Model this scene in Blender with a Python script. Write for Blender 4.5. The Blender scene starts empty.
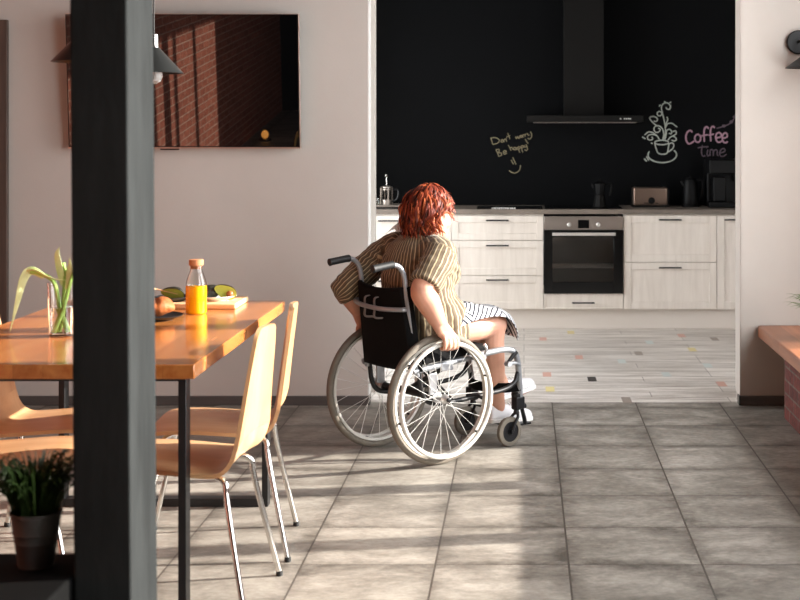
import bpy, bmesh, math, random
from mathutils import Vector, Matrix, noise
random.seed(7)
SC = bpy.context.scene
COL = SC.collection
PI = math.pi
V = Vector

# ------------------------------------------------------------------ materials
def new_mat(name):
    m = bpy.data.materials.new(name); m.use_nodes = True
    nt = m.node_tree
    return m, nt, nt.nodes['Principled BSDF']

def srgb(r, g, b):
    def f(c):
        c /= 255.0
        return c/12.92 if c <= 0.04045 else ((c+0.055)/1.055)**2.4
    return (f(r), f(g), f(b), 1)

def N(nt, typ, **kw):
    n = nt.nodes.new(typ)
    for k, v in kw.items():
        if k in n.inputs: n.inputs[k].default_value = v
        else: setattr(n, k, v)
    return n

def mat(name, col, rough=0.5, metal=0.0, var=0.0, scale=8.0, bump=0.0, bscale=60.0, stretch=(1,1,1),
        coat=0.0, trans=0.0, ior=1.45, spec=0.5, emit=None, estr=0.0, sheen=0.0, alpha=None, detail=4.0):
    m, nt, p = new_mat(name)
    L = nt.links
    p.inputs['Base Color'].default_value = col
    p.inputs['Roughness'].default_value = rough
    p.inputs['Metallic'].default_value = metal
    p.inputs['IOR'].default_value = ior
    p.inputs['Specular IOR Level'].default_value = spec
    p.inputs['Coat Weight'].default_value = coat
    p.inputs['Coat Roughness'].default_value = 0.08
    p.inputs['Transmission Weight'].default_value = trans
    p.inputs['Sheen Weight'].default_value = sheen
    if emit:
        p.inputs['Emission Color'].default_value = emit; p.inputs['Emission Strength'].default_value = estr
    if var or bump:
        tc = N(nt, 'ShaderNodeTexCoord'); mp = N(nt, 'ShaderNodeMapping'); mp.inputs['Scale'].default_value = stretch
        L.new(tc.outputs['Object'], mp.inputs['Vector'])
    if var:
        nz = N(nt, 'ShaderNodeTexNoise', Scale=scale, Detail=detail, Roughness=0.6)
        L.new(mp.outputs[0], nz.inputs['Vector'])
        rp = N(nt, 'ShaderNodeValToRGB')
        rp.color_ramp.elements[0].position = 0.3; rp.color_ramp.elements[1].position = 0.7
        rp.color_ramp.elements[0].color = tuple(c*(1-var) for c in col[:3])+(1,)
        rp.color_ramp.elements[1].color = tuple(min(1, c*(1+var)) for c in col[:3])+(1,)
        L.new(nz.outputs['Fac'], rp.inputs['Fac']); L.new(rp.outputs[0], p.inputs['Base Color'])
    if bump:
        nb = N(nt, 'ShaderNodeTexNoise', Scale=bscale, Detail=3.0)
        L.new(mp.outputs[0], nb.inputs['Vector'])
        bp = N(nt, 'ShaderNodeBump', Strength=bump, Distance=0.01)
        L.new(nb.outputs['Fac'], bp.inputs['Height']); L.new(bp.outputs[0], p.inputs['Normal'])
    return m

def wood_mat(name, c1, c2, axis='X', rough=0.35, coat=0.0, scale=14.0, staves=None):
    """long streaky grain along an object axis, optional glued staves"""
    m, nt, p = new_mat(name); L = nt.links
    tc = N(nt, 'ShaderNodeTexCoord'); mp = N(nt, 'ShaderNodeMapping')
    st = {'X': (.09, 1, 1), 'Y': (1, .09, 1), 'Z': (1, 1, .09)}[axis]
    mp.inputs['Scale'].default_value = st
    L.new(tc.outputs['Object'], mp.inputs['Vector'])
    nz = N(nt, 'ShaderNodeTexNoise', Scale=scale, Detail=6.0, Roughness=0.65, Distortion=0.4)
    L.new(mp.outputs[0], nz.inputs['Vector'])
    rp = N(nt, 'ShaderNodeValToRGB')
    rp.color_ramp.elements[0].position = .32; rp.color_ramp.elements[1].position = .68
    rp.color_ramp.elements[0].color = c1; rp.color_ramp.elements[1].color = c2
    L.new(nz.outputs['Fac'], rp.inputs['Fac'])
    out = rp.outputs[0]
    if staves:
        w, l = staves
        mp2 = N(nt, 'ShaderNodeMapping')
        if axis == 'Y': mp2.inputs['Rotation'].default_value = (0, 0, PI/2)
        L.new(tc.outputs['Object'], mp2.inputs['Vector'])
        br = N(nt, 'ShaderNodeTexBrick')
        br.inputs['Scale'].default_value = 1.0; br.inputs['Mortar Size'].default_value = 0.0006
        br.inputs['Brick Width'].default_value = l; br.inputs['Row Height'].default_value = w
        br.inputs['Color1'].default_value = (.74, .74, .74, 1); br.inputs['Color2'].default_value = (1.12, 1.12, 1.12, 1)
        br.inputs['Mortar'].default_value = (.5, .5, .5, 1)
        L.new(mp2.outputs[0], br.inputs['Vector'])
        mx = N(nt, 'ShaderNodeMix', data_type='RGBA', blend_type='MULTIPLY'); mx.inputs['Factor'].default_value = 1
        L.new(out, mx.inputs['A']); L.new(br.outputs['Color'], mx.inputs['B']); out = mx.outputs['Result']
    L.new(out, p.inputs['Base Color'])
    p.inputs['Roughness'].default_value = rough
    p.inputs['Coat Weight'].default_value = coat; p.inputs['Coat Roughness'].default_value = .12
    bp = N(nt, 'ShaderNodeBump', Strength=.06, Distance=.01)
    L.new(nz.outputs['Fac'], bp.inputs['Height']); L.new(bp.outputs[0], p.inputs['Normal'])
    return m

# ------------------------------------------------------------------ mesh builder
class MB:
    def __init__(s): s.v = []; s.f = []; s.m = []; s.at = {}
    def add(s, vs, fs, mi=0):
        b = len(s.v); s.v += [V(p) for p in vs]
        for f in fs: s.f.append([i+b for i in f]); s.m.append(mi)
        return s
    def box(s, lo, hi, mi=0):
        x0,y0,z0 = lo; x1,y1,z1 = hi
        return s.add([(x0,y0,z0),(x1,y0,z0),(x1,y1,z0),(x0,y1,z0),(x0,y0,z1),(x1,y0,z1),(x1,y1,z1),(x0,y1,z1)],
            [(0,3,2,1),(4,5,6,7),(0,1,5,4),(1,2,6,5),(2,3,7,6),(3,0,4,7)], mi)
    def cbox(s, c, d, mat4=None, mi=0):
        o = MB().box((-d[0]/2,-d[1]/2,-d[2]/2),(d[0]/2,d[1]/2,d[2]/2))
        M4 = Matrix.Translation(c) @ (mat4 or Matrix())
        return s.add([M4 @ p for p in o.v], o.f, mi)
    def tube(s, pts, r, n=10, closed=False, mi=0, flat=1.0, up=None):
        pts = [V(p) for p in pts]; k = len(pts)
        rs = r if isinstance(r, (list, tuple)) else [r]*k
        T = []
        for i in range(k):
            if closed: t = pts[(i+1)%k]-pts[i-1]
            elif i == 0: t = pts[1]-pts[0]
            elif i == k-1: t = pts[-1]-pts[-2]
            else: t = (pts[i+1]-pts[i]).normalized()+(pts[i]-pts[i-1]).normalized()
            T.append(t.normalized() if t.length > 1e-9 else V((0,0,1)))
        a = V(up) if up else (V((0,0,1)) if abs(T[0].z) < .9 else V((1,0,0)))
        nrm = (a - T[0]*a.dot(T[0])).normalized()
        vs = []
        for i in range(k):
            nrm = nrm - T[i]*nrm.dot(T[i])
            if nrm.length < 1e-6: nrm = T[i].orthogonal()
            nrm.normalize(); b = T[i].cross(nrm)
            for j in range(n):
                w = 2*PI*j/n
                vs.append(pts[i] + nrm*math.cos(w)*rs[i]*flat + b*math.sin(w)*rs[i])
        fs = []
        for i in range(k if closed else k-1):
            for j in range(n):
                fs.append((i*n+j, i*n+(j+1)%n, ((i+1)%k)*n+(j+1)%n, ((i+1)%k)*n+j))
        if not closed:
            fs.append(tuple(reversed(range(n)))); fs.append(tuple((k-1)*n+j for j in range(n)))
        return s.add(vs, fs, mi)
    def lathe(s, prof, n=24, M4=None, mi=0, cap=True):
        vs = []; fs = []; k = len(prof)
        for r, z in prof:
            for j in range(n):
                w = 2*PI*j/n; vs.append(V((r*math.cos(w), r*math.sin(w), z)))
        for i in range(k-1):
            for j in range(n): fs.append((i*n+j, i*n+(j+1)%n, (i+1)*n+(j+1)%n, (i+1)*n+j))
        if cap:
            fs.append(tuple(reversed(range(n)))); fs.append(tuple((k-1)*n+j for j in range(n)))
        if M4: vs = [M4 @ p for p in vs]
        return s.add(vs, fs, mi)
    def ell(s, c, r, n=16, k=10, M4=None, mi=0):
        vs = []; fs = []
        R = V(r) if not isinstance(r, (int, float)) else V((r, r, r))
        for i in range(k+1):
            t = PI*i/k
            t = min(max(t, .02), PI-.02)
            for j in range(n):
                w = 2*PI*j/n
                p = V((R.x*math.sin(t)*math.cos(w), R.y*math.sin(t)*math.sin(w), R.z*math.cos(t)))
                vs.append(V(c) + ((M4 @ p) if M4 else p))
        for i in range(k):
            for j in range(n): fs.append((i*n+j, (i+1)*n+j, (i+1)*n+(j+1)%n, i*n+(j+1)%n))
        fs.append(tuple(range(n))); fs.append(tuple(reversed([k*n+j for j in range(n)])))
        return s.add(vs, fs, mi)
    def rings(s, rings, mi=0, cap=True, closed_ring=True):
        n = len(rings[0]); k = len(rings); vs = [p for r in rings for p in r]; fs = []
        for i in range(k-1):
            for j in range(n if closed_ring else n-1):
                fs.append((i*n+j, i*n+(j+1)%n, (i+1)*n+(j+1)%n, (i+1)*n+j))
        if cap and closed_ring:
            fs.append(tuple(reversed(range(n)))); fs.append(tuple((k-1)*n+j for j in range(n)))
        return s.add(vs, fs, mi)
    def prism(s, poly, z0, z1, mi=0, M4=None):
        n = len(poly)
        vs = [V((x, y, z0)) for x, y in poly]+[V((x, y, z1)) for x, y in poly]
        if M4: vs = [M4 @ p for p in vs]
        fs = [tuple(reversed(range(n))), tuple(range(n, 2*n))]+[(i, (i+1)%n, n+(i+1)%n, n+i) for i in range(n)]
        return s.add(vs, fs, mi)
    def mesh(s, name):
        me = bpy.data.meshes.new(name)
        me.from_pydata([tuple(p) for p in s.v], [], s.f); me.update()
        bm = bmesh.new(); bm.from_mesh(me); bmesh.ops.recalc_face_normals(bm, faces=bm.faces); bm.to_mesh(me); bm.free()
        return me
    def build(s, name, m, parent=None, bevel=0, smooth=True, seg=2, sub=0, solid=0, loc=None, angle=35):
        me = s.mesh(name)
        for x in (m if isinstance(m, (list, tuple)) else [m]): me.materials.append(x)
        if any(s.m):
            me.polygons.foreach_set('material_index', s.m)
        if smooth:
            me.polygons.foreach_set('use_smooth', [True]*len(me.polygons))
            me.set_sharp_from_angle(angle=math.radians(angle))
        o = bpy.data.objects.new(name, me); COL.objects.link(o)
        if parent: o.parent = parent
        if loc: o.location = loc
        if solid:
            md = o.modifiers.new('solid', 'SOLIDIFY'); md.thickness = solid; md.offset = 0
        if bevel:
            md = o.modifiers.new('bevel', 'BEVEL'); md.width = bevel; md.segments = seg; md.limit_method = 'ANGLE'; md.angle_limit = math.radians(40)
        if sub:
            md = o.modifiers.new('sub', 'SUBSURF'); md.levels = sub; md.render_levels = sub
        return o

def empty(name, loc=(0,0,0), rz=0):
    o = bpy.data.objects.new(name, None); COL.objects.link(o)
    o.location = loc; o.rotation_euler = (0, 0, rz); o.empty_display_size = .1
    return o
def tag(o, label, cat, group=None):
    o['label'] = label; o['category'] = cat
    if group: o['group'] = group
    return o
def struct(o):
    o['kind'] = 'structure'; return o
def copy_tree(o, parent=None):
    c = o.copy(); COL.objects.link(c)
    if parent: c.parent = parent
    for ch in list(o.children): copy_tree(ch, c)
    return c
def smooth_path(pts, it=3):
    """corner-cutting"""
    pts = [V(p) for p in pts]
    for _ in range(it):
        q = [pts[0]]
        for a, b in zip(pts, pts[1:]): q += [a.lerp(b, .25), a.lerp(b, .75)]
        q.append(pts[-1]); pts = q
    return pts
def catmull(pts, k=6):
    pts = [V(p) for p in pts]; q = []
    P = [pts[0]*2-pts[1]]+pts+[pts[-1]*2-pts[-2]]
    for i in range(1, len(P)-2):
        for j in range(k):
            t = j/k
            q.append(.5*((2*P[i])+(-P[i-1]+P[i+1])*t+(2*P[i-1]-5*P[i]+4*P[i+1]-P[i+2])*t*t+(-P[i-1]+3*P[i]-3*P[i+1]+P[i+2])*t**3))
    q.append(pts[-1]); return q
def RX(a): return Matrix.Rotation(a, 4, 'X')
def RY(a): return Matrix.Rotation(a, 4, 'Y')
def RZ(a): return Matrix.Rotation(a, 4, 'Z')
def TR(*a): return Matrix.Translation(a)

# measured camera: eye 1.5 m, focal 1400 px, axis meets the photo at (524,132)
EYE, F, CX, CY = 1.5, 1400.0, 524.0, 132.0
def at(px, py, Y): return V(((px-CX)*Y/F, Y, EYE-(py-CY)*Y/F))

# ------------------------------------------------------------------ material palette
M = {}
M['plaster'] = mat('plaster', srgb(197,190,182), .85, var=.03, scale=2.5, bump=.05, bscale=90)
M['white_trim'] = mat('white_trim', srgb(236,234,230), .5)
M['skirting'] = mat('skirting', srgb(86,82,79), .5, var=.2, scale=20, stretch=(.1,1,1))
M['ceiling'] = mat('ceiling', srgb(112,110,108), .9)
M['black_wall'] = mat('black_wall', srgb(6,7,9), .8, var=.15, scale=2.2, spec=.15)
M['dark_wall'] = mat('dark_wall', srgb(30,29,28), .8, spec=.2)
M['door_wood'] = wood_mat('door_wood', srgb(70,56,48), srgb(98,80,70), 'Z', .6)
M['charcoal_wood'] = mat('charcoal_wood', srgb(40,42,42), .75, spec=.08, var=.3, scale=9, stretch=(1,1,.25), bump=.15, bscale=40)
M['dark_panel'] = mat('dark_panel', srgb(12,12,12), .85, spec=.08, var=.1)
M['table_wood'] = wood_mat('table_wood', srgb(176,100,46), srgb(210,138,74), 'Y', .25, .5, 16, staves=(.09, .62))
M['seat_wood'] = wood_mat('seat_wood', srgb(150,90,58), srgb(178,116,80), 'Y', .4, .1, 14, staves=(.12, 1.1))
M['ply'] = wood_mat('ply', srgb(200,148,102), srgb(220,178,132), 'X', .38, .15, 10)
M['ply_back'] = wood_mat('ply_back', srgb(190,138,94), srgb(214,170,124), 'Z', .38, .15, 10)
M['black_steel'] = mat('black_steel', srgb(24,24,25), .45)
M['chrome'] = mat('chrome', srgb(225,222,218), .14, 1.0)
M['spoke'] = mat('spoke', srgb(222,221,217), .35, .25)
M['silver'] = mat('silver', srgb(190,190,192), .32, .9)
M['silver_paint'] = mat('silver_paint', srgb(158,160,164), .35, .55)
M['black_rubber'] = mat('black_rubber', srgb(28,28,28), .55)
M['black_plastic'] = mat('black_plastic', srgb(20,20,22), .35)
M['tyre_grey'] = mat('tyre_grey', srgb(112,104,93), .75, var=.08, scale=30)
M['rim_white'] = mat('rim_white', srgb(204,200,192), .35)
M['black_nylon'] = mat('black_nylon', srgb(9,9,10), .85, spec=.2, bump=.12, bscale=220)
M['grey_strap'] = mat('grey_strap', srgb(120,112,108), .7)
M['skin'] = mat('skin', srgb(208,156,132), .5, var=.05, scale=18)
M['skin'].node_tree.nodes['Principled BSDF'].inputs['Subsurface Weight'].default_value = .12
M['skin'].node_tree.nodes['Principled BSDF'].inputs['Subsurface Radius'].default_value = (.012, .004, .002)
M['white_cloth'] = mat('white_cloth', srgb(238,236,232), .85, var=.03, scale=20)
def thin_cloth(name, col):
    m = bpy.data.materials.new(name); m.use_nodes = True; nt = m.node_tree; L = nt.links; nt.nodes.clear()
    d = N(nt, 'ShaderNodeBsdfDiffuse'); d.inputs['Color'].default_value = col
    t = N(nt, 'ShaderNodeBsdfTranslucent'); t.inputs['Color'].default_value = col
    x = N(nt, 'ShaderNodeMixShader'); x.inputs[0].default_value = .45; o = N(nt, 'ShaderNodeOutputMaterial')
    L.new(d.outputs[0], x.inputs[1]); L.new(t.outputs[0], x.inputs[2]); L.new(x.outputs[0], o.inputs[0])
    return m
M['thin_cloth'] = thin_cloth('thin_cloth', srgb(240,238,234))
M['shoe'] = mat('shoe', srgb(228,226,228), .6)
M['cabinet'] = wood_mat('cabinet', srgb(220,211,201), srgb(234,226,217), 'Z', .5, 0, 22)
M['plinth'] = mat('plinth', srgb(222,214,206), .5)
M['worktop'] = mat('worktop', srgb(116,106,97), .5, var=.3, scale=9, stretch=(.35,1,1))
M['steel'] = mat('steel', srgb(176,166,158), .3, .85, var=.03, stretch=(.05,1,1), scale=30)
M['pale_steel'] = mat('pale_steel', srgb(214,210,206), .35, .5)
M['oven_black'] = mat('oven_black', srgb(10,10,11), .12)
M['oven_cavity'] = mat('oven_cavity', srgb(150,146,140), .5)
M['matte_black'] = mat('matte_black', srgb(11,11,12), .5, spec=.2)
M['hood_black'] = mat('hood_black', srgb(17,16,15), .6, spec=.2, var=.04)
M['screen'] = mat('screen', srgb(6,6,7), .0, spec=.95, ior=1.58)
M['tv_edge'] = mat('tv_edge', srgb(196,178,166), .3, .8)
M['brown_steel'] = mat('brown_steel', srgb(132,112,100), .3, .75)
M['lamp_black'] = mat('lamp_black', srgb(16,16,17), .45)
M['lamp_metal'] = mat('lamp_metal', srgb(40,42,42), .4, .4)
M['lamp_brown'] = mat('lamp_brown', srgb(44,28,24), .35, .4)
M['bulb'] = mat('bulb', srgb(235,232,226), .1, trans=.6)
def glass_mat(name, col, rough=0.0):
    m = bpy.data.materials.new(name); m.use_nodes = True; nt = m.node_tree; L = nt.links; nt.nodes.clear()
    t = N(nt, 'ShaderNodeBsdfTransparent'); t.inputs['Color'].default_value = col
    g = N(nt, 'ShaderNodeBsdfGlossy'); g.inputs['Roughness'].default_value = max(.02, rough)
    f = N(nt, 'ShaderNodeFresnel'); f.inputs['IOR'].default_value = 1.45
    x = N(nt, 'ShaderNodeMixShader'); o = N(nt, 'ShaderNodeOutputMaterial')
    L.new(f.outputs[0], x.inputs[0]); L.new(t.outputs[0], x.inputs[1]); L.new(g.outputs[0], x.inputs[2]); L.new(x.outputs[0], o.inputs[0])
    return m
M['glass'] = glass_mat('glass', (.97,.98,.97,1))
def solid_glass(name, col):
    m, nt, p = new_mat(name)
    p.inputs['Base Color'].default_value = col; p.inputs['Roughness'].default_value = 0.0
    p.inputs['Transmission Weight'].default_value = 1.0; p.inputs['IOR'].default_value = 1.46
    return m
M['clear_glass'] = solid_glass('clear_glass', (.97,.98,.97,1))
M['oven_glass'] = glass_mat('oven_glass', (.80,.79,.78,1))
M['water'] = solid_glass('water', (.95,.98,.96,1))
M['juice'] = mat('juice', srgb(255,176,18), .12, spec=.5)
M['juice'].node_tree.nodes['Principled BSDF'].inputs['Subsurface Weight'].default_value = .3
M['juice'].node_tree.nodes['Principled BSDF'].inputs['Subsurface Radius'].default_value = (.02, .012, .002)
M['cork'] = mat('cork', srgb(190,128,88), .8, var=.15, scale=90)
M['bread'] = mat('bread', srgb(168,94,46), .65, var=.3, scale=22, bump=.5, bscale=55)
M['plate_dark'] = mat('plate_dark', srgb(30,30,32), .4)
M['plate_white'] = mat('plate_white', srgb(238,234,228), .25)
M['avo_skin'] = mat('avo_skin', srgb(38,36,26), .45, var=.3, scale=60, bump=.6, bscale=120)
M['avo_flesh'] = mat('avo_flesh', srgb(164,176,72), .4, var=.1, scale=30)
M['avo_pit'] = mat('avo_pit', srgb(150,92,52), .4)
M['board'] = wood_mat('board', srgb(226,176,128), srgb(240,200,156), 'X', .5)
M['green_stem'] = mat('green_stem', srgb(150,186,92), .45, var=.2, scale=14)
M['green_pale'] = mat('green_pale', srgb(206,218,160), .5, var=.15, scale=20)
M['grass'] = mat('grass', srgb(84,112,46), .5, var=.35, scale=12)
M['grass_dark'] = mat('grass_dark', srgb(58,78,34), .5, var=.35, scale=16)
M['zinc'] = mat('zinc', srgb(84,82,80), .55, .1, var=.12, scale=14)
M['soil'] = mat('soil', srgb(50,38,30), .95, bump=.6, bscale=80)
M['chalk_white'] = mat('chalk_white', srgb(176,182,174), .95, var=.12, scale=60)
M['chalk_cream'] = mat('chalk_cream', srgb(136,126,100), .95, var=.25, scale=90)
M['chalk_pink'] = mat('chalk_pink', srgb(178,142,158), .95, var=.15, scale=60)
M['chalk_mauve'] = mat('chalk_mauve', srgb(98,84,94), .95, var=.15, scale=60)
M['white_print'] = mat('white_print', srgb(220,220,216), .6)
M['lit_bulb'] = mat('lit_bulb', srgb(255,190,110), .5, emit=srgb(255,170,80), estr=3)

# concrete-look floor tiles, measured joints
def floor_tiles():
    m, nt, p = new_mat('floor_tiles'); L = nt.links
    tc = N(nt, 'ShaderNodeTexCoord')
    def mth(op, a, b=None, c=None):
        n = N(nt, 'ShaderNodeMath', operation=op)
        for i, x in enumerate((a, b, c)):
            if x is None: continue
            if isinstance(x, (int, float)): n.inputs[i].default_value = x
            else: L.new(x, n.inputs[i])
        return n.outputs[0]
    sp = N(nt, 'ShaderNodeSeparateXYZ'); L.new(tc.outputs['Object'], sp.inputs[0])
    S = .4625
    ux = mth('DIVIDE', mth('SUBTRACT', sp.outputs['X'], .155), S)
    uy = mth('DIVIDE', mth('SUBTRACT', sp.outputs['Y'], 7.153), .4600)
    dx = mth('ABSOLUTE', mth('SUBTRACT', ux, mth('ROUND', ux)))
    dy = mth('ABSOLUTE', mth('SUBTRACT', uy, mth('ROUND', uy)))
    gx = mth('LESS_THAN', dx, .0075); gy = mth('LESS_THAN', dy, .0055)
    g = mth('MAXIMUM', gx, gy)
    # per tile id
    cb = N(nt, 'ShaderNodeCombineXYZ')
    L.new(mth('FLOOR', ux), cb.inputs[0]); L.new(mth('FLOOR', uy), cb.inputs[1])
    wn = N(nt, 'ShaderNodeTexWhiteNoise'); wn.noise_dimensions = '3D'; L.new(cb.outputs[0], wn.inputs['Vector'])
    ad = N(nt, 'ShaderNodeVectorMath', operation='MULTIPLY_ADD')
    L.new(wn.outputs['Color'], ad.inputs[0]); ad.inputs[1].default_value = (9, 9, 9); L.new(tc.outputs['Object'], ad.inputs[2])
    mp = N(nt, 'ShaderNodeMapping'); mp.inputs['Scale'].default_value = (1, 1.5, 1); L.new(ad.outputs[0], mp.inputs['Vector'])
    n1 = N(nt, 'ShaderNodeTexNoise', Scale=3.4, Detail=8.0, Roughness=.68, Distortion=.5); L.new(mp.outputs[0], n1.inputs['Vector'])
    n2 = N(nt, 'ShaderNodeTexNoise', Scale=34.0, Detail=6.0, Roughness=.7); L.new(mp.outputs[0], n2.inputs['Vector'])
    f = mth('ADD', mth('MULTIPLY', n1.outputs['Fac'], .70), mth('MULTIPLY', n2.outputs['Fac'], .30))
    # wear: darker worn dirt close to the joints, broken up by noise
    e = mth('MINIMUM', dx, dy)
    edge = mth('SUBTRACT', 1.0, mth('MINIMUM', mth('DIVIDE', e, .16), 1.0))
    f2 = mth('SUBTRACT', f, mth('MULTIPLY', edge, .10))
    f3 = mth('ADD', f2, mth('MULTIPLY', mth('SUBTRACT', wn.outputs['Value'], .5), .05))
    rp = N(nt, 'ShaderNodeValToRGB'); r = rp.color_ramp
    r.elements[0].position = .30; r.elements[0].color = srgb(84,79,72)
    r.elements[1].position = .66; r.elements[1].color = srgb(178,172,162)
    a = r.elements.new(.46); a.color = srgb(132,126,117)
    L.new(f3, rp.inputs['Fac'])
    mx = N(nt, 'ShaderNodeMix', data_type='RGBA'); L.new(g, mx.inputs['Factor'])
    L.new(rp.outputs[0], mx.inputs['A']); mx.inputs['B'].default_value = srgb(74,67,61)
    L.new(mx.outputs['Result'], p.inputs['Base Color'])
    L.new(mth('MULTIPLY_ADD', n1.outputs['Fac'], .3, .32), p.inputs['Roughness'])
    bp = N(nt, 'ShaderNodeBump', Strength=.25, Distance=.004)
    L.new(mth('SUBTRACT', mth('MULTIPLY', f, .3), g), bp.inputs['Height']); L.new(bp.outputs[0], p.inputs['Normal'])
    return m
M['floor'] = floor_tiles()

def plank_floor():
    m, nt, p = new_mat('kitchen_planks'); L = nt.links
    tc = N(nt, 'ShaderNodeTexCoord')
    br = N(nt, 'ShaderNodeTexBrick'); L.new(tc.outputs['Object'], br.inputs['Vector'])
    br.offset = .37; br.offset_frequency = 3
    br.inputs['Scale'].default_value = 1; br.inputs['Brick Width'].default_value = 1.15; br.inputs['Row Height'].default_value = .165
    br.inputs['Mortar Size'].default_value = .0024
    br.inputs['Color1'].default_value = srgb(208,201,194); br.inputs['Color2'].default_value = srgb(232,226,219); br.inputs['Mortar'].default_value = srgb(158,150,144)
    mp = N(nt, 'ShaderNodeMapping'); mp.inputs['Scale'].default_value = (.18, 1.6, 1); L.new(tc.outputs['Object'], mp.inputs['Vector'])
    nz = N(nt, 'ShaderNodeTexNoise', Scale=11.0, Detail=7.0, Roughness=.7); L.new(mp.outputs[0], nz.inputs['Vector'])
    rp = N(nt, 'ShaderNodeValToRGB'); rp.color_ramp.elements[0].position = .34; rp.color_ramp.elements[1].position = .6
    rp.color_ramp.elements[0].color = srgb(196,190,184); rp.color_ramp.elements[1].color = (1,1,1,1)
    L.new(nz.outputs['Fac'], rp.inputs['Fac'])
    mx = N(nt, 'ShaderNodeMix', data_type='RGBA', blend_type='MULTIPLY'); mx.inputs['Factor'].default_value = 1
    L.new(br.outputs['Color'], mx.inputs['A']); L.new(rp.outputs[0], mx.inputs['B'])
    L.new(mx.outputs['Result'], p.inputs['Base Color']); p.inputs['Roughness'].default_value = .45
    return m
M['planks'] = plank_floor()

def brick_mat(name, axis, c1, c2, mortar, w=.24, h=.075):
    m, nt, p = new_mat(name); L = nt.links
    tc = N(nt, 'ShaderNodeTexCoord'); sp = N(nt, 'ShaderNodeSeparateXYZ'); L.new(tc.outputs['Object'], sp.inputs[0])
    cb = N(nt, 'ShaderNodeCombineXYZ')
    if axis == 'XY':
        ad = N(nt, 'ShaderNodeMath', operation='ADD'); L.new(sp.outputs['X'], ad.inputs[0]); L.new(sp.outputs['Y'], ad.inputs[1]); L.new(ad.outputs[0], cb.inputs[0])
    else: L.new(sp.outputs[axis], cb.inputs[0])
    L.new(sp.outputs['Z'], cb.inputs[1])
    br = N(nt, 'ShaderNodeTexBrick'); L.new(cb.outputs[0], br.inputs['Vector'])
    br.inputs['Scale'].default_value = 1; br.inputs['Brick Width'].default_value = w; br.inputs['Row Height'].default_value = h
    br.inputs['Mortar Size'].default_value = .006; br.inputs['Mortar Smooth'].default_value = .3
    br.inputs['Color1'].default_value = c1; br.inputs['Color2'].default_value = c2; br.inputs['Mortar'].default_value = mortar
    nz = N(nt, 'ShaderNodeTexNoise', Scale=30.0, Detail=5.0, Roughness=.7); L.new(tc.outputs['Object'], nz.inputs['Vector'])
    rp = N(nt, 'ShaderNodeValToRGB'); rp.color_ramp.elements[0].color = (.45,.42,.40,1); rp.color_ramp.elements[1].color = (1.25,1.2,1.2,1)
    rp.color_ramp.elements[0].position = .3; rp.color_ramp.elements[1].position = .7
    L.new(nz.outputs['Fac'], rp.inputs['Fac'])
    mx = N(nt, 'ShaderNodeMix', data_type='RGBA', blend_type='MULTIPLY'); mx.inputs['Factor'].default_value = 1
    L.new(br.outputs['Color'], mx.inputs['A']); L.new(rp.outputs[0], mx.inputs['B']); L.new(mx.outputs['Result'], p.inputs['Base Color'])
    p.inputs['Roughness'].default_value = .85
    bp = N(nt, 'ShaderNodeBump', Strength=.7, Distance=.012); bp.invert = True
    ad2 = N(nt, 'ShaderNodeMath', operation='MULTIPLY_ADD'); L.new(nz.outputs['Fac'], ad2.inputs[0]); ad2.inputs[1].default_value = .35; L.new(br.outputs['Fac'], ad2.inputs[2])
    L.new(ad2.outputs[0], bp.inputs['Height']); L.new(bp.outputs[0], p.inputs['Normal'])
    return m
M['brick'] = brick_mat('brick', 'Y', srgb(150,84,64), srgb(172,102,80), srgb(196,160,140))
M['brick_base'] = brick_mat('brick_base', 'XY', srgb(92,38,31), srgb(118,52,42), srgb(112,96,84), .22, .07)

def shirt_mat():
    m, nt, p = new_mat('striped_shirt'); L = nt.links
    at_ = N(nt, 'ShaderNodeAttribute'); at_.attribute_name = 'stripe'
    n = N(nt, 'ShaderNodeTexNoise', Scale=14.0, Detail=2.0)
    tc = N(nt, 'ShaderNodeTexCoord'); L.new(tc.outputs['Object'], n.inputs['Vector'])
    ma = N(nt, 'ShaderNodeMath', operation='MULTIPLY_ADD'); L.new(n.outputs['Fac'], ma.inputs[0]); ma.inputs[1].default_value = .012; L.new(at_.outputs['Fac'], ma.inputs[2])
    dv = N(nt, 'ShaderNodeMath', operation='DIVIDE'); L.new(ma.outputs[0], dv.inputs[0]); dv.inputs[1].default_value = .0205
    fr = N(nt, 'ShaderNodeMath', operation='FRACT'); L.new(dv.outputs[0], fr.inputs[0])
    rp = N(nt, 'ShaderNodeValToRGB'); r = rp.color_ramp; r.interpolation = 'LINEAR'
    base = srgb(94,78,56); lt = srgb(180,162,128); mid = srgb(78,63,45)
    r.elements[0].position = 0; r.elements[0].color = base
    r.elements[1].position = 1; r.elements[1].color = base
    for q, c in ((.30, base), (.36, mid), (.60, mid), (.68, lt), (.84, lt), (.90, base)):
        e = r.elements.new(q); e.color = c
    L.new(fr.outputs[0], rp.inputs['Fac']); L.new(rp.outputs[0], p.inputs['Base Color'])
    p.inputs['Roughness'].default_value = .8; p.inputs['Sheen Weight'].default_value = .15
    return m
M['shirt'] = shirt_mat()

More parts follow.
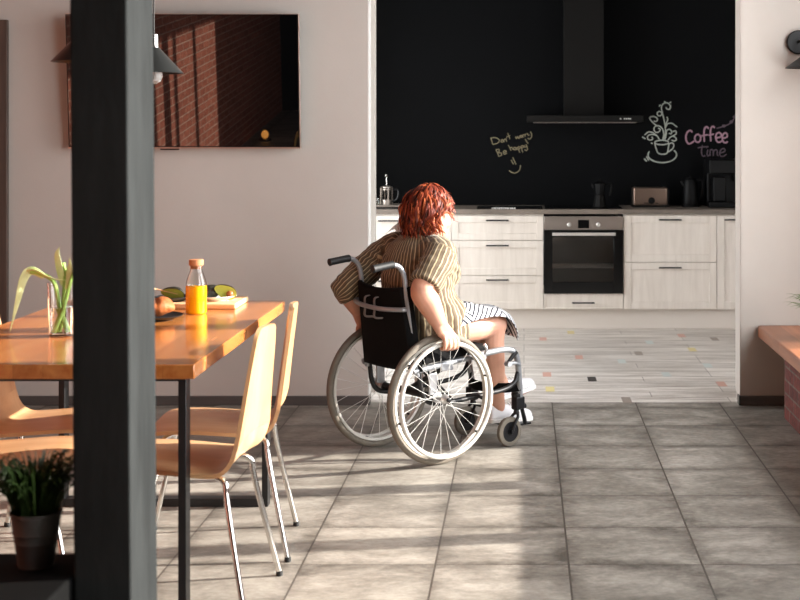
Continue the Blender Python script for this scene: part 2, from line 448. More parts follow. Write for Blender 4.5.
def skirt_mat():
    m, nt, p = new_mat('patterned_skirt'); L = nt.links
    at_ = N(nt, 'ShaderNodeAttribute'); at_.attribute_name = 'cloth'
    sp = N(nt, 'ShaderNodeSeparateXYZ'); L.new(at_.outputs['Vector'], sp.inputs[0])
    def mth(op, a, b=None):
        n = N(nt, 'ShaderNodeMath', operation=op)
        for i, x in enumerate((a, b)):
            if x is None: continue
            if isinstance(x, (int, float)): n.inputs[i].default_value = x
            else: L.new(x, n.inputs[i])
        return n.outputs[0]
    S = 16.0
    x = mth('MULTIPLY', sp.outputs['X'], S); y = mth('MULTIPLY', sp.outputs['Y'], S)
    cb = N(nt, 'ShaderNodeCombineXYZ'); L.new(mth('FLOOR', x), cb.inputs[0]); L.new(mth('FLOOR', y), cb.inputs[1])
    wn = N(nt, 'ShaderNodeTexWhiteNoise'); wn.noise_dimensions = '2D'; L.new(cb.outputs[0], wn.inputs['Vector'])
    flip = mth('GREATER_THAN', wn.outputs['Value'], .5)
    fx = mth('FRACT', x); fy = mth('FRACT', y)
    fx2 = mth('ABSOLUTE', mth('SUBTRACT', fx, flip))
    # diagonal labyrinth stripes, direction flips from cell to cell
    s1 = mth('FRACT', mth('MULTIPLY', mth('ADD', fx2, fy), 2.0))
    ln = mth('GREATER_THAN', s1, .56)
    mx = N(nt, 'ShaderNodeMix', data_type='RGBA'); L.new(ln, mx.inputs['Factor'])
    mx.inputs['A'].default_value = srgb(228,228,232); mx.inputs['B'].default_value = srgb(34,36,48)
    L.new(mx.outputs['Result'], p.inputs['Base Color']); p.inputs['Roughness'].default_value = .8
    return m
M['skirt'] = skirt_mat()

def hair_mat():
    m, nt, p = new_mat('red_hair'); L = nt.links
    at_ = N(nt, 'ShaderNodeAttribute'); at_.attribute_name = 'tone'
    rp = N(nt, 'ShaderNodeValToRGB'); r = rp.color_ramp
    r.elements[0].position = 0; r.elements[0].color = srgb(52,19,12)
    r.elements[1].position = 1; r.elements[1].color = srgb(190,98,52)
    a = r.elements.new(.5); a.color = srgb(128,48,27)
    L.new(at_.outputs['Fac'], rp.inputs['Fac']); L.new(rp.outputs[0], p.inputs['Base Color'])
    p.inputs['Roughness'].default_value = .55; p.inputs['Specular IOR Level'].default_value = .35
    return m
M['hair'] = hair_mat()

# ================================================================== camera, sun, daylight
cam = bpy.data.cameras.new('camera'); co = bpy.data.objects.new('camera', cam); COL.objects.link(co)
co.location = (0, 0, EYE); co.rotation_euler = (PI/2, 0, 0)
cam.sensor_width = 36; cam.lens = 36*F/800
cam.shift_x = -(CX-400)/800; cam.shift_y = -(300-CY)/800
cam.dof.use_dof = True; cam.dof.focus_distance = 6.6; cam.dof.aperture_fstop = 63/12.0
cam.clip_start = .05
SC.camera = co
SC.view_settings.view_transform = 'Standard'; SC.view_settings.look = 'None'
SC.view_settings.gamma = 1; SC.view_settings.use_curve_mapping = False
SC.view_settings.exposure = 0.34

AZ = math.radians(8.5); EL = math.radians(18.4)
sd = V((-math.cos(EL)*math.cos(AZ), -math.cos(EL)*math.sin(AZ), -math.sin(EL)))
sun = bpy.data.lights.new('sun', 'SUN'); sun.energy = 12.6; sun.angle = math.radians(.7); sun.color = (1, .93, .84)
so = bpy.data.objects.new('sun', sun); COL.objects.link(so); so.location = (9, 6, 6)
so.rotation_euler = sd.to_track_quat('-Z', 'Y').to_euler()
w = bpy.data.worlds.new('sky'); SC.world = w; w.use_nodes = True
bg = w.node_tree.nodes['Background']; bg.inputs['Color'].default_value = (.95, .975, 1.0, 1); bg.inputs['Strength'].default_value = 8.0

# ================================================================== room shell
WY = 7.69          # front face of the wall with the television
KX0, KX1 = -1.75, 2.55
KY = 11.23         # black kitchen wall
XW = 2.0           # window wall
XL = -3.2          # brick wall
H = 3.75
S = struct
S(MB().box((XL-.2, -3.2, -.1), (XW+.3, 7.768, 0)).build('floor', M['floor'], smooth=False))
kf = MB().box((KX0, 7.768, -.1), (KX1, KY+.1, 0))
# small coloured inlays between the planks (cut into the same floor)
inl = [(349,34,'yellow'),(275,54,'salmon'),(190,76,'brown'),(530,90,'brown'),(371,101,'salmon'),(285,143,'salmon'),
       (405,157,'black'),(294,190,'yellow'),(495,207,'brown'),(645,43,'salmon'),(735,54,'brown'),(671,77,'yellow'),
       (718,127,'teal'),(754,175,'salmon'),(487,115,'teal'),(600,140,'teal'),(560,62,'teal')]
ic = {'yellow': srgb(222,206,146), 'salmon': srgb(208,162,146), 'brown': srgb(150,138,128), 'black': srgb(64,60,57), 'teal': srgb(198,206,202)}
ks = list(ic); kmats = [M['planks']]+[mat('inlay_'+k, ic[k], .5) for k in ks]
for cx, cy, k in inl:
    px, py = 440+cx/2.667, 320+cy/2.667
    Y = EYE*F/(py-CY); X = (px-CX)*Y/F
    r0 = math.ceil(Y/.165)*.165
    kf.add([(X-.026, r0-.163, .0006), (X+.026, r0-.163, .0006), (X+.026, r0-.003, .0006), (X-.026, r0-.003, .0006)], [(0,1,2,3)], 1+ks.index(k))
kf.build('floor', kmats, smooth=False)['kind'] = 'structure'
S(MB().box((XL-.2, -3.2, H), (XW+.3, WY+.17, H+.1)).build('ceiling', M['ceiling'], smooth=False))
S(MB().box((KX0-.1, WY+.17, 2.75), (KX1+.1, KY+.1, 2.85)).build('ceiling', M['ceiling'], smooth=False))
OX0, OX1 = (367.6-CX)/182.06, (741.0-CX)/182.06
S(MB().box((XL-.2, WY, 0), (OX0, WY+.165, H)).build('wall_back_left', M['plaster'], smooth=False))
S(MB().box((OX1, WY, 0), (XW+.3, WY+.165, H)).build('wall_back_right', M['plaster'], smooth=False))
S(MB().box((OX0, WY, 2.75), (OX1, WY+.165, H)).build('wall_back_top', M['plaster'], smooth=False))
S(MB().box((XL-.2, -3.2, 0), (XL, WY, H)).build('wall_left', M['brick'], smooth=False))
S(MB().box((XL-.2, -3.4, 0), (XW+.3, -3.2, H)).build('wall_rear', M['dark_wall'], smooth=False))
# window wall: sill wall, head, end piers and the row of frames between them
WY0, WY1, WZ0, WZ1 = 1.45, 6.98, .46, 3.35
wr = MB().box((XW, -3.2, 0), (XW+.25, WY, WZ0)).box((XW, -3.2, WZ1), (XW+.25, WY, H)).box((XW, -3.2, WZ0), (XW+.25, WY0, WZ1)).box((XW, WY1, WZ0), (XW+.25, WY, WZ1)).box((XW, 3.94, WZ0), (XW+.25, 4.60, WZ1))  # last box: unseen pier, added to keep sun bounce off the table front
S(wr.build('wall_right', M['plaster'], smooth=False))
cen = [6.265-.775*k for k in range(6)]          # mullion centres
edges = [WY1]+cen+[WY0]
for i in range(len(edges)-1):
    y1, y0 = edges[i], edges[i+1]
    a1 = .01 if i == 0 else .065; a0 = .01 if i == len(edges)-2 else .065
    fr = MB().box((XW+.05, y0, WZ0), (XW+.11, y0+a0, WZ1)).box((XW+.05, y1-a1, WZ0), (XW+.11, y1, WZ1))
    fr.box((XW+.05, y0+a0, WZ1-.05), (XW+.11, y1-a1, WZ1)).box((XW+.05, y0+a0, WZ0), (XW+.11, y1-a1, WZ0+.015))
    S(fr.build('window_%d' % (i+1), M['black_steel'], smooth=False))
# portal so the sky is sampled through the glazing
def portal(name, loc, rot, sx, sy):
    l = bpy.data.lights.new(name, 'AREA'); l.shape = 'RECTANGLE'; l.size = sx; l.size_y = sy
    l.cycles.is_portal = True
    o = bpy.data.objects.new(name, l); COL.objects.link(o); o.location = loc; o.rotation_euler = rot; return o
portal('window_portal', (XW+.26, (WY0+WY1)/2, (WZ0+WZ1)/2), (0, PI/2, 0), WZ1-WZ0, WY1-WY0)
# kitchen shell, with an unseen window added on the left to light the cabinets
S(MB().box((KX0-.1, KY, 0), (KX1+.1, KY+.12, 2.85)).build('wall_kitchen_back', M['black_wall'], smooth=False))
KW = (8.15, 10.3, .5, 2.5)
S(MB().box((KX1, WY+.165, 0), (KX1+.12, KY, 2.85)).build('wall_kitchen_right', M['plaster'], smooth=False))
S(MB().box((KX0-.15, WY+.165, 0), (KX0, KY, KW[2])).box((KX0-.15, WY+.165, KW[3]), (KX0, KY, 2.85))
  .box((KX0-.15, WY+.165, KW[2]), (KX0, KW[0], KW[3])).box((KX0-.15, KW[1], KW[2]), (KX0, KY, KW[3])).build('wall_kitchen_left', M['plaster'], smooth=False))
f = MB()
ym = (KW[0]+KW[1])/2
f.box((KX0-.1, KW[0], KW[2]), (KX0-.05, KW[0]+.05, KW[3])).box((KX0-.1, KW[1]-.05, KW[2]), (KX0-.05, KW[1], KW[3])).box((KX0-.1, ym-.03, KW[2]), (KX0-.05, ym+.03, KW[3]))
f.box((KX0-.1, KW[0], KW[2]), (KX0-.05, KW[1], KW[2]+.05)).box((KX0-.1, KW[0], KW[3]-.05), (KX0-.05, KW[1], KW[3]))
S(f.build('window_9', M['white_trim'], smooth=False))
portal('kitchen_portal', (KX0-.16, ym, (KW[2]+KW[3])/2), (0, -PI/2, 0), KW[3]-KW[2], KW[1]-KW[0])
# skirting boards and corner trim
BZ = .052
S(MB().box((XL, WY-.014, 0), (OX0+.012, WY, BZ)).box((OX0, WY-.014, 0), (OX0+.012, WY+.06, BZ)).build('baseboard_back_left', M['skirting'], bevel=.003))
S(MB().box((OX1-.012, WY-.014, 0), (XW, WY, BZ)).box((OX1-.012, WY-.014, 0), (OX1, WY+.06, BZ)).build('baseboard_back_right', M['skirting'], bevel=.003))
S(MB().box((OX0, WY+.002, BZ), (OX0+.008, WY+.165, 2.75)).build('trim_1', M['white_trim'], bevel=.002))
S(MB().box((OX0+.008, WY+.10, BZ), (OX0+.03, WY+.165, 2.75)).build('trim_2', M['plaster'], bevel=.002))
S(MB().box((OX1-.006, WY+.002, BZ), (OX1, WY+.165, 2.75)).build('trim_3', M['plaster'], bevel=.002))
# wooden door casing at the far left
dx1 = (9-CX)/182.06
do = MB().box((dx1-.09, WY-.03, 0), (dx1, WY, 2.115)).box((XL, WY-.03, 2.03), (dx1-.09, WY, 2.115)).build('door_1', M['door_wood'], bevel=.004); S(do)
MB().box((XL+.005, WY-.018, .005), (dx1-.09, WY-.002, 2.03)).build('door_leaf', M['door_wood'], do)

# charcoal post in the foreground and the low partition that carries the small plant
cyf = 2.95
cxr, cxl = (129-CX)*cyf/F, (71.5-CX)*cyf/F
cb_ = MB().box((cxl, cyf, 0), (cxr, cyf*1.0713, H))
for v in cb_.v: v.x -= .0070*(v.z-1.146)          # the old post stands slightly out of plumb
S(cb_.build('column', M['charcoal_wood'], bevel=.004))
S(MB().box((-1.62, 2.55, 0), (cxl+.001, 3.12, .562)).build('wall_partition', M['dark_panel'], bevel=.006))

# ================================================================== television on the back wall
tv = empty('television', (((66.5+299)/2-CX)/184.3, WY, 1.5+(132-81)/184.3))
tag(tv, 'wide flat black television hung on the back wall, reflecting bricks', 'television')
tw, th = (299-66.5)/184.3, 134/184.3
tilt = RX(math.radians(4.7))
A = TR(0, -.085, 0) @ tilt
def tbox(lo, hi): 
    m = MB().box(lo, hi); m.v = [A @ p for p in m.v]; return m
tbox((-tw/2, -.004, -th/2), (tw/2, .034, th/2)).build('housing', M['black_plastic'], tv, bevel=.003)
tbox((-tw/2+.006, -.0065, -th/2+.008), (tw/2-.006, -.0042, th/2-.006)).build('screen', M['screen'], tv, smooth=False)
m = tbox((-tw/2-.002, -.010, -th/2-.004), (tw/2+.002, .03, -th/2+.003))
b2 = tbox((-tw/2-.002, -.008, th/2-.002), (tw/2+.002, .02, th/2+.002)); m.add(b2.v, b2.f)
b3 = tbox((tw/2-.001, -.008, -th/2), (tw/2+.003, .02, th/2)); m.add(b3.v, b3.f)
m.build('bezel', M['tv_edge'], tv, bevel=.001)['label'] = 'thin metallic edge strip'
tbox((-.13, -.006, -th/2-.012), (-.03, .012, -th/2-.004)).build('sensor', M['black_plastic'], tv)
MB().box((-.2, -.045, -.15), (.2, 0, .15)).build('wall_mount', M['black_steel'], tv)

# small lit lantern on the floor across the room, seen only as a glint in the television
gl = empty('lantern', (XL+.2, -.85, 0)); tag(gl, 'small warm lit floor lantern by the brick wall, mirrored low in the television', 'lamp')
MB().lathe([(.07, 0), (.07, .02)], 20).build('base', M['lamp_black'], gl)
MB().ell((0, 0, .07), (.042, .042, .05)).build('bulb', M['lit_bulb'], gl)

# ================================================================== pendants over the dining table
def pendant(loc, matl, label):
    r = empty('pendant_lamp', loc); tag(r, label, 'lamp', 'pendant lamps over the dining table')
    sh = MB()
    prof = [(.020, .098), (.110, .002), (.112, .0), (.110, -.001), (.106, .001), (.018, .092)]
    sh.lathe(prof, 40, cap=False); sh.build('shade', matl, r)
    MB().lathe([(.010, .15), (.017, .148), (.019, .092), (.012, .08)], 20).build('socket', M['chrome'], r)
    MB().lathe([(.012, .075), (.014, .05), (.03, .012), (.034, -.012), (.026, -.032), (.008, -.042)], 24).build('bulb', M['bulb'], r)
    MB().tube([(0, 0, .15), (0, 0, H-loc[2])], .003, 8).build('cord', M['black_rubber'], r)
    return r
pendant((-1.425, 5.39, 1.727), M['lamp_metal'], 'grey metal cone pendant lamp right of the post, over the table, before the television')
pendant((-1.415, 4.53, 1.727), M['lamp_brown'], 'dark brown cone pendant lamp mostly behind the post, its tip showing left of it')

# wall lamp at the right edge
sc = empty('wall_sconce', (1.505, WY, 1.992)); tag(sc, 'black cone wall lamp with round plate at the right edge of the photo', 'lamp')
MB().lathe([(.064, 0), (.066, .004), (.066, .022), (.060, .028)], 36, RX(PI/2)).build('wall_plate', M['lamp_black'], sc)
MB().tube(catmull([(0, -.025, 0), (.005, -.09, .005), (.03, -.125, -.03), (.035, -.13, -.062)]), .008, 10).build('arm', M['lamp_black'], sc)
MB().lathe([(.016, .085), (.128, .002), (.13, 0), (.127, 0), (.012, .078)], 40, TR(.035, -.13, -.147), cap=False).build('shade', M['lamp_black'], sc)
MB().lathe([(.012, .07), (.014, .04), (.032, .01), (.034, -.01), (.02, -.03)], 24, TR(.035, -.13, -.147)).build('bulb', M['bulb'], sc)

# ================================================================== window bench at the right
be = empty('window_bench', (1.278, 5.4, 0)); tag(be, 'low window bench with a thick wooden seat on a red brick base', 'bench')
MB().box((.005, -3.0, .375), (.68, 2.28, .44)).build('seat_board', M['seat_wood'], be, bevel=.008)
bb = MB().box((.085, -3.0, 0), (.68, 1.93, .374)); bb.build('brick_base', M['brick_base'], be, bevel=.004)
def grass_tuft(name, parent, n, h, spread, z, matl, seed, wid=.0035, r0=.02):
    rr = random.Random(seed); m = MB()
    for i in range(n):
        a = rr.uniform(0, 2*PI); s = spread*rr.uniform(.25, 1); hh = h*rr.uniform(.55, 1)
        b = V((math.cos(a), math.sin(a), 0))
        p0 = b*r0*rr.uniform(0, 1)+V((0,0,z)); p1 = p0+b*s*.35+V((0,0,hh*.6)); p2 = p0+b*s*.8+V((0,0,hh*.95)); p3 = p0+b*s*1.1+V((0,0,hh*rr.uniform(.75,1.05)))
        m.tube(catmull([p0, p1, p2, p3], 3), [wid*x for x in (.7,.9,1,1,1,.9,.8,.6,.4,.1)], 4, flat=.35)
    return m.build(name, matl, parent)
pp = empty('potted_plant', (1.50, 7.10, .44)); tag(pp, 'green grassy potted plant on the window bench at the right edge', 'plant')
MB().lathe([(.05, 0), (.055, .005), (.07, .11), (.074, .115), (.070, .118), (.064, .10)], 28).build('pot', M['zinc'], pp)
MB().lathe([(.064, .098), (.001, .10)], 20).build('soil', M['soil'], pp)
grass_tuft('foliage', pp, 110, .15, .185, .10, M['grass'], 3, .004)

# foreground plant
fp = empty('potted_plant', (-1.056, 3.03, .562)); tag(fp, 'dark bushy plant in a small grey ribbed metal pot on the low partition in front', 'plant')
MB().lathe([(.036, 0), (.0375, .004), (.0445, .052), (.0462, .054), (.0455, .058), (.0475, .072), (.049, .074), (.0485, .078), (.053, .112), (.0555, .114), (.0555, .119), (.052, .119), (.050, .105)], 36, cap=True).build('pot', M['zinc'], fp)
MB().lathe([(.0505, .106), (.001, .108)], 20).build('soil', M['soil'], fp)
grass_tuft('foliage', fp, 420, .135, .075, .105, M['grass_dark'], 5, .0034, .045)

# ================================================================== kitchen units
KF = 10.63; KS = F/KF
def kx(px): return (px-CX)/KS
def kz(py): return EYE-(py-CY)/KS
WT0, WT1 = .877, .913          # worktop
def front(name, x0, x1, z0, z1, parent, handle=None, fr=.055):
    """framed front with a recessed middle panel; handle = (x, z, length)"""
    g = .002
    x0 += g; x1 -= g; z0 += g; z1 -= g
    y0, y1 = KF, KF+.02
    fr = min(fr, (z1-z0)*.28, (x1-x0)*.28)
    m = MB().box((x0, y0, z0), (x0+fr, y1, z1)).box((x1-fr, y0, z0), (x1, y1, z1)).box((x0+fr, y0, z0), (x1-fr, y1, z0+fr)).box((x0+fr, y0, z1-fr), (x1-fr, y1, z1))
    m.box((x0+fr-.002, y0+.008, z0+fr-.002), (x1-fr+.002, y1, z1-fr+.002))
    o = m.build(name, M['cabinet'], parent, bevel=.0022)
    if handle:
        hx, hz, hl = handle
        h = MB().box((hx-hl/2, y0-.030, hz-.005), (hx+hl/2, y0-.022, hz+.006))
        h.box((hx-hl/2+.008, y0-.024, hz-.004), (hx-hl/2+.018, y0, hz+.004)).box((hx+hl/2-.018, y0-.024, hz-.004), (hx+hl/2-.008, y0, hz+.004))
        h.build('handle', M['black_steel'], o, bevel=.0015)['label'] = 'black bar handle'
    return o
def carcass(parent, x0, x1, z0=.153, z1=WT0-.002):
    MB().box((x0, KF+.0215, z0), (x1, KY-.02, z1)).build('body', M['cabinet'], parent)
def unit(label, x0, x1):
    r = empty('kitchen_cabinet', (0, 0, 0)); tag(r, label, 'cabinet', 'white kitchen base cabinets'); return r
def shift(r, x):            # put the empty at the unit's foot
    r.location = (x, KF, 0)
    for c in r.children: c.location = (-x, -KF, 0)
xs = [kx(372), kx(437), kx(451.3), kx(543.7), kx(623.4), kx(716.8), kx(716.8)+.42]
xs[0] = xs[1]-.60
c1 = unit('white drawer cabinet at the far left, behind the seated woman', 0, 0)
carcass(c1, xs[0], xs[1])
for a, b in ((.153,.410), (.410,.677), (.677,.866)): front('drawer', xs[0], xs[1], a, b, c1, ((xs[0]+xs[1])/2-.06, b-.040, .17))
shift(c1, (xs[0]+xs[1])/2)
c1b = unit('very narrow white cabinet front between the woman and the three drawers', 0, 0)
carcass(c1b, xs[1]+.001, xs[2]-.001); front('door', xs[1], xs[2], .153, .866, c1b); shift(c1b, (xs[1]+xs[2])/2)
c2 = unit('white cabinet with three stacked drawers, left of the oven', 0, 0)
carcass(c2, xs[2], xs[3]-.001)
for z0, z1, hz in ((.153,.4095,.378), (.4095,.6765,.639), (.6765,.866,.830)): front('drawer', xs[2], xs[3], z0, z1, c2, (kx(497.5), hz, .172))
shift(c2, kx(497.5))
c3 = unit('low white drawer cabinet under the oven', 0, 0)
MB().box((xs[3], KF+.0215, .153), (xs[4], KY-.02, .272)).build('body', M['cabinet'], c3)
front('drawer', xs[3], xs[4], .153, .273, c3, (kx(583.2), kz(302.6), .172), fr=.012); shift(c3, kx(583.5))
c4 = unit('wide white cabinet with two deep drawers, right of the oven', 0, 0)
carcass(c4, xs[4]+.001, xs[5]-.001)
for z0, z1, hz in ((.153,.511,.471), (.511,.866,.834)): front('drawer', xs[4], xs[5], z0, z1, c4, (kx(670), hz, .172))
shift(c4, kx(670))
c5 = unit('white cabinet with a single tall door at the right end, cut by the wall', 0, 0)
carcass(c5, xs[5], xs[6]); front('door', xs[5], xs[6], .153, .866, c5, (xs[5]+.13, .834, .15)); shift(c5, (xs[5]+xs[6])/2)
pl = MB().box((xs[0], KF+.06, 0), (xs[6], KF+.078, .152)).build('toe_kick', M['plinth'], bevel=.002)
tag(pl, 'long cream toe kick board under the white kitchen cabinets', 'panel')
wt = MB().box((xs[0]-.01, KF-.012, WT0), (xs[6]+.01, KY-.002, WT1)).build('worktop', M['worktop'], bevel=.004)
tag(wt, 'brown marbled kitchen worktop running over all the cabinets', 'worktop')

# oven
ov = empty('built_in_oven', (kx(583.6), KF, .275)); tag(ov, 'built-in oven with black glass door and steel control panel', 'oven')
ox0, ox1 = xs[3]-kx(583.6)+.003, xs[4]-kx(583.6)-.003
def oz(py): return kz(py)-.275
MB().box((ox0, -.012, oz(230)+.002), (ox1, .02, oz(216.3))).build('control_panel', M['steel'], ov, bevel=.002)
cp = ov.children[0]
MB().box((kx(578)-kx(583.6), -.0145, oz(228.2)), (kx(589)-kx(583.6), -.0118, oz(219.8))).build('display', M['oven_black'], cp)
for px in (569.2, 598.2):
    MB().lathe([(.017, 0), (.017, .004), (.014, .006), (.0125, .024), (.010, .026)], 28, TR(kx(px)-kx(583.6), -.012, oz(224.6)) @ RX(PI/2)).build('knob', M['pale_steel'], cp)
wx0, wx1, wz0, wz1 = kx(552.5)-kx(583.6), kx(613.6)-kx(583.6), oz(282), oz(237)
zd0, zd1 = oz(293.2), oz(230.2)
d = MB().box((ox0, -.014, zd0), (wx0, .014, zd1)).box((wx1, -.014, zd0), (ox1, .014, zd1)).box((wx0, -.014, zd0), (wx1, .014, wz0)).box((wx0, -.014, wz1), (wx1, .014, zd1))
dr = d.build('door', M['oven_black'], ov, bevel=.0015)
MB().box((wx0, -.013, wz0), (wx1, -.009, wz1)).build('window_pane', M['oven_glass'], dr, smooth=False)
hz = oz(233.8)
hb = MB().box((kx(552.3)-kx(583.6), -.052, hz-.012), (kx(615.2)-kx(583.6), -.036, hz+.012))
for sx in (kx(556)-kx(583.6), kx(611)-kx(583.6)): hb.box((sx-.008, -.04, hz-.008), (sx+.008, -.012, hz+.008))
hb.build('handle', M['pale_steel'], dr, bevel=.003)
cv = MB()
X0, X1, Z0, Z1 = ox0+.03, ox1-.03, zd0+.03, zd1-.02
cv.box((X0, .43, Z0), (X1, .44, Z1)).box((X0-.01, .016, Z0), (X0, .44, Z1)).box((X1, .016, Z0), (X1+.01, .44, Z1)).box((X0, .016, Z0-.01), (X1, .44, Z0)).box((X0, .016, Z1), (X1, .44, Z1+.01))
cv.build('cavity', M['oven_cavity'], ov, smooth=False)
rk = MB(); rz = oz(268)
rk.tube([(X0+.01, .03, rz), (X1-.01, .03, rz), (X1-.01, .40, rz), (X0+.01, .40, rz)], .004, 8, closed=True)
for i in range(14):
    yy = .05+i*.025; rk.tube([(X0+.01, yy, rz), (X1-.01, yy, rz)], .0018, 6)
rk.build('rack', M['chrome'], ov)

# induction hob, hood
hb0, hb1 = kx(545), kx(623)
hob = empty('induction_hob', ((hb0+hb1)/2, KF+.29, WT1)); tag(hob, 'black glass hob set in the worktop above the oven', 'hob')
MB().box((-(hb1-hb0)/2, -.25, .0004), ((hb1-hb0)/2, .25, .006)).build('glass_top', M['oven_black'], hob, bevel=.002)
ph = empty('tablet', (kx(503), KF+.12, WT1)); tag(ph, 'slim black glass slab with white marks on the worktop above three drawers', 'tablet')
MB().box((-.20, -.10, 0), (.30, .16, .012)).build('slab', M['oven_black'], ph, bevel=.002)
mk = MB(); rr = random.Random(4); x = -.085
while x < .085:
    ww = rr.uniform(.004, .012); hh = rr.uniform(.008, .014); mk.box((x, -.1008, .001), (x+ww, -.0995, .0115)); mk.box((x, -.098, .0119), (x+ww, -.098+hh*1.6, .0124)); x += ww+rr.uniform(.002, .006)
mk.build('marking', M['white_print'], ph, smooth=False)['label'] = 'row of small white marks'

hs = F/10.73
hx0, hx1 = (527-CX)/hs, (643.5-CX)/hs
hd = empty('range_hood', ((hx0+hx1)/2, KY, 1.577)); tag(hd, 'black T-shaped chimney range hood on the black kitchen wall', 'hood')
hw = (hx1-hx0)/2
MB().box((-hw, -.50, .0), (hw, -.002, .050)).build('canopy', M['hood_black'], hd, bevel=.003)
MB().box((-hw+.05, -.46, -.006), (hw-.05, -.05, .0)).build('filter', M['steel'], hd)
MB().box((-.155, -.27, .050), (.155, -.002, 2.75-1.577)).build('chimney', M['hood_black'], hd, bevel=.002)
for i, q in enumerate((620.5, 624.6, 626.6, 628.6, 630.3)):
    bx = (q-CX)/hs-(hx0+hx1)/2
    MB().box((bx-.005, -.5025, .020), (bx+.005, -.500, .029)).build('button', M['white_print'], hd)

# things standing on the worktop
def kpos(px, Y): return ((px-CX)*Y/F, Y, WT1)
Y1 = 11.0
mp_ = empty('moka_pot', (kpos(599.5, Y1-.12)[0], Y1-.12, WT1+.006)); tag(mp_, 'small dark moka pot standing on the black hob', 'coffee pot')
def octa(prof, name, matl, par): return MB().lathe(prof, 8).build(name, matl, par, bevel=.0015, angle=20)
octa([(.050, 0), (.051, .004), (.040, .085), (.037, .092)], 'boiler', M['hood_black'], mp_)
octa([(.037, .093), (.038, .10), (.050, .175), (.050, .180)], 'upper_chamber', M['matte_black'], mp_)
MB().lathe([(.050, .181), (.030, .195), (.008, .200), (.009, .207), (.011, .215), (.006, .220)], 8).build('lid', M['matte_black'], mp_)
MB().tube(catmull([(.045, 0, .172), (.085, 0, .178), (.092, 0, .15), (.080, 0, .085)]), [.007]*19, 8).build('handle', M['matte_black'], mp_)
MB().tube([(-.045, 0, .15), (-.062, 0, .178)], [.012, .006], 8).build('spout', M['matte_black'], mp_)

ts = empty('toaster', (kpos(649.5, Y1)[0], Y1, WT1)); tag(ts, 'rectangular brushed metal toaster on the worktop', 'toaster')
tw2 = 17.0*Y1/F; th2 = .155
MB().box((-tw2, -.09, .012), (tw2, .09, th2)).build('shell', M['brown_steel'], ts, bevel=.014, seg=4)
MB().box((-tw2-.008, -.085, .0), (tw2+.012, .085, .022)).build('base', M['matte_black'], ts, bevel=.004)
MB().box((tw2-.001, -.085, .02), (tw2+.014, .085, th2-.012)).build('end_cap', M['matte_black'], ts, bevel=.006)
MB().box((-tw2+.03, -.045, th2-.002), (tw2-.03, -.015, th2+.001)).box((-tw2+.03, .015, th2-.002), (tw2-.03, .045, th2+.001)).build('slot', M['matte_black'], ts)
MB().lathe([(.026, 0), (.026, .006), (.020, .016), (.018, .018)], 28, TR(.008, -.09, .052) @ RX(PI/2)).build('dial', M['matte_black'], ts)
MB().box((-.05, -.0925, .030), (-.012, -.0895, .036)).build('button', M['matte_black'], ts); MB().box((.034, -.0925, .030), (.06, -.0895, .036)).build('button', M['matte_black'], ts)

kt = empty('electric_kettle', (kpos(690.5, Y1)[0], Y1, WT1)); tag(kt, 'black electric kettle between the toaster and the coffee machine', 'kettle')
MB().lathe([(.070, 0), (.072, .015), (.066, .018)], 32).build('base', M['matte_black'], kt)
MB().lathe([(.066, .019), (.069, .03), (.060, .14), (.052, .20), (.048, .21)], 32).build('jug', M['matte_black'], kt)
MB().lathe([(.047, .211), (.035, .225), (.012, .228), (.010, .240), (.004, .243)], 24).build('lid', M['matte_black'], kt)
MB().tube(catmull([(.045, 0, .20), (.085, 0, .215), (.098, 0, .18), (.085, 0, .08), (.062, 0, .05)]), .010, 8).build('handle', M['matte_black'], kt)
MB().tube([(-.048, 0, .17), (-.075, 0, .20)], [.02, .010], 8).build('spout', M['matte_black'], kt)

cm = empty('coffee_machine', (kpos(722, Y1)[0]+.032, Y1, WT1)); tag(cm, 'tall black coffee machine box on the worktop beside the right wall', 'coffee machine')
MB().box((-.155, -.04, 0), (.17, .16, .375)).build('body', M['matte_black'], cm, bevel=.015, seg=3)
MB().box((-.155, -.17, .26), (.17, -.035, .375)).build('brew_head', M['matte_black'], cm, bevel=.012)
MB().box((-.155, -.17, .0), (.17, -.038, .045)).build('drip_tray', M['matte_black'], cm, bevel=.006)
MB().box((-.12, -.15, .045), (-.02, -.05, .24)).build('water_tank', M['matte_black'], cm, bevel=.01)
MB().tube([(.06, -.10, .26), (.06, -.10, .20)], [.02, .014], 14).build('nozzle', M['matte_black'], cm)

Yp = 10.86
tr = empty('serving_tray', (kpos(388, Yp)[0]-.02, Yp, WT1)); tag(tr, 'dark tray with pale rim under the french press', 'tray')
MB().box((-.16, -.16, 0), (.2, .12, .012)).build('tray_base', M['black_plastic'], tr, bevel=.003)
MB().tube([(-.16, -.16, .02), (.2, -.16, .02), (.2, .12, .02), (-.16, .12, .02)], .008, 8, closed=True).build('rim', M['steel'], tr)
fpz = WT1+.0125
fpr = empty('french_press', (kpos(386.5, Yp)[0], Yp, fpz)); tag(fpr, 'glass french press with raised plunger on the tray, left of the woman', 'coffee press')
MB().lathe([(.042, .004), (.044, .01), (.043, .135), (.046, .140)], 32).build('beaker', M['oven_glass'], fpr)
fm = MB().lathe([(.046, 0), (.046, .05), (.045, .05), (.045, .002)], 32)
for a in range(4):
    fm.cbox((.0455*math.cos(a*PI/2+.4), .0455*math.sin(a*PI/2+.4), .075), (.008, .008, .13))
fm.lathe([(.047, .125), (.047, .132)], 32)
fm.build('frame', M['steel'], fpr)
MB().lathe([(.047, .141), (.046, .150), (.02, .160), (.006, .162)], 28).build('lid', M['steel'], fpr)
MB().lathe([(.0035, .16), (.0035, .225), (.010, .227), (.014, .236), (.010, .246), (.003, .249)], 16).build('plunger', M['chrome'], fpr)
MB().tube(catmull([(.045, 0, .130), (.085, 0, .125), (.092, 0, .09), (.075, 0, .05), (.045, 0, .035)]), .006, 8).build('handle', M['black_plastic'], fpr)
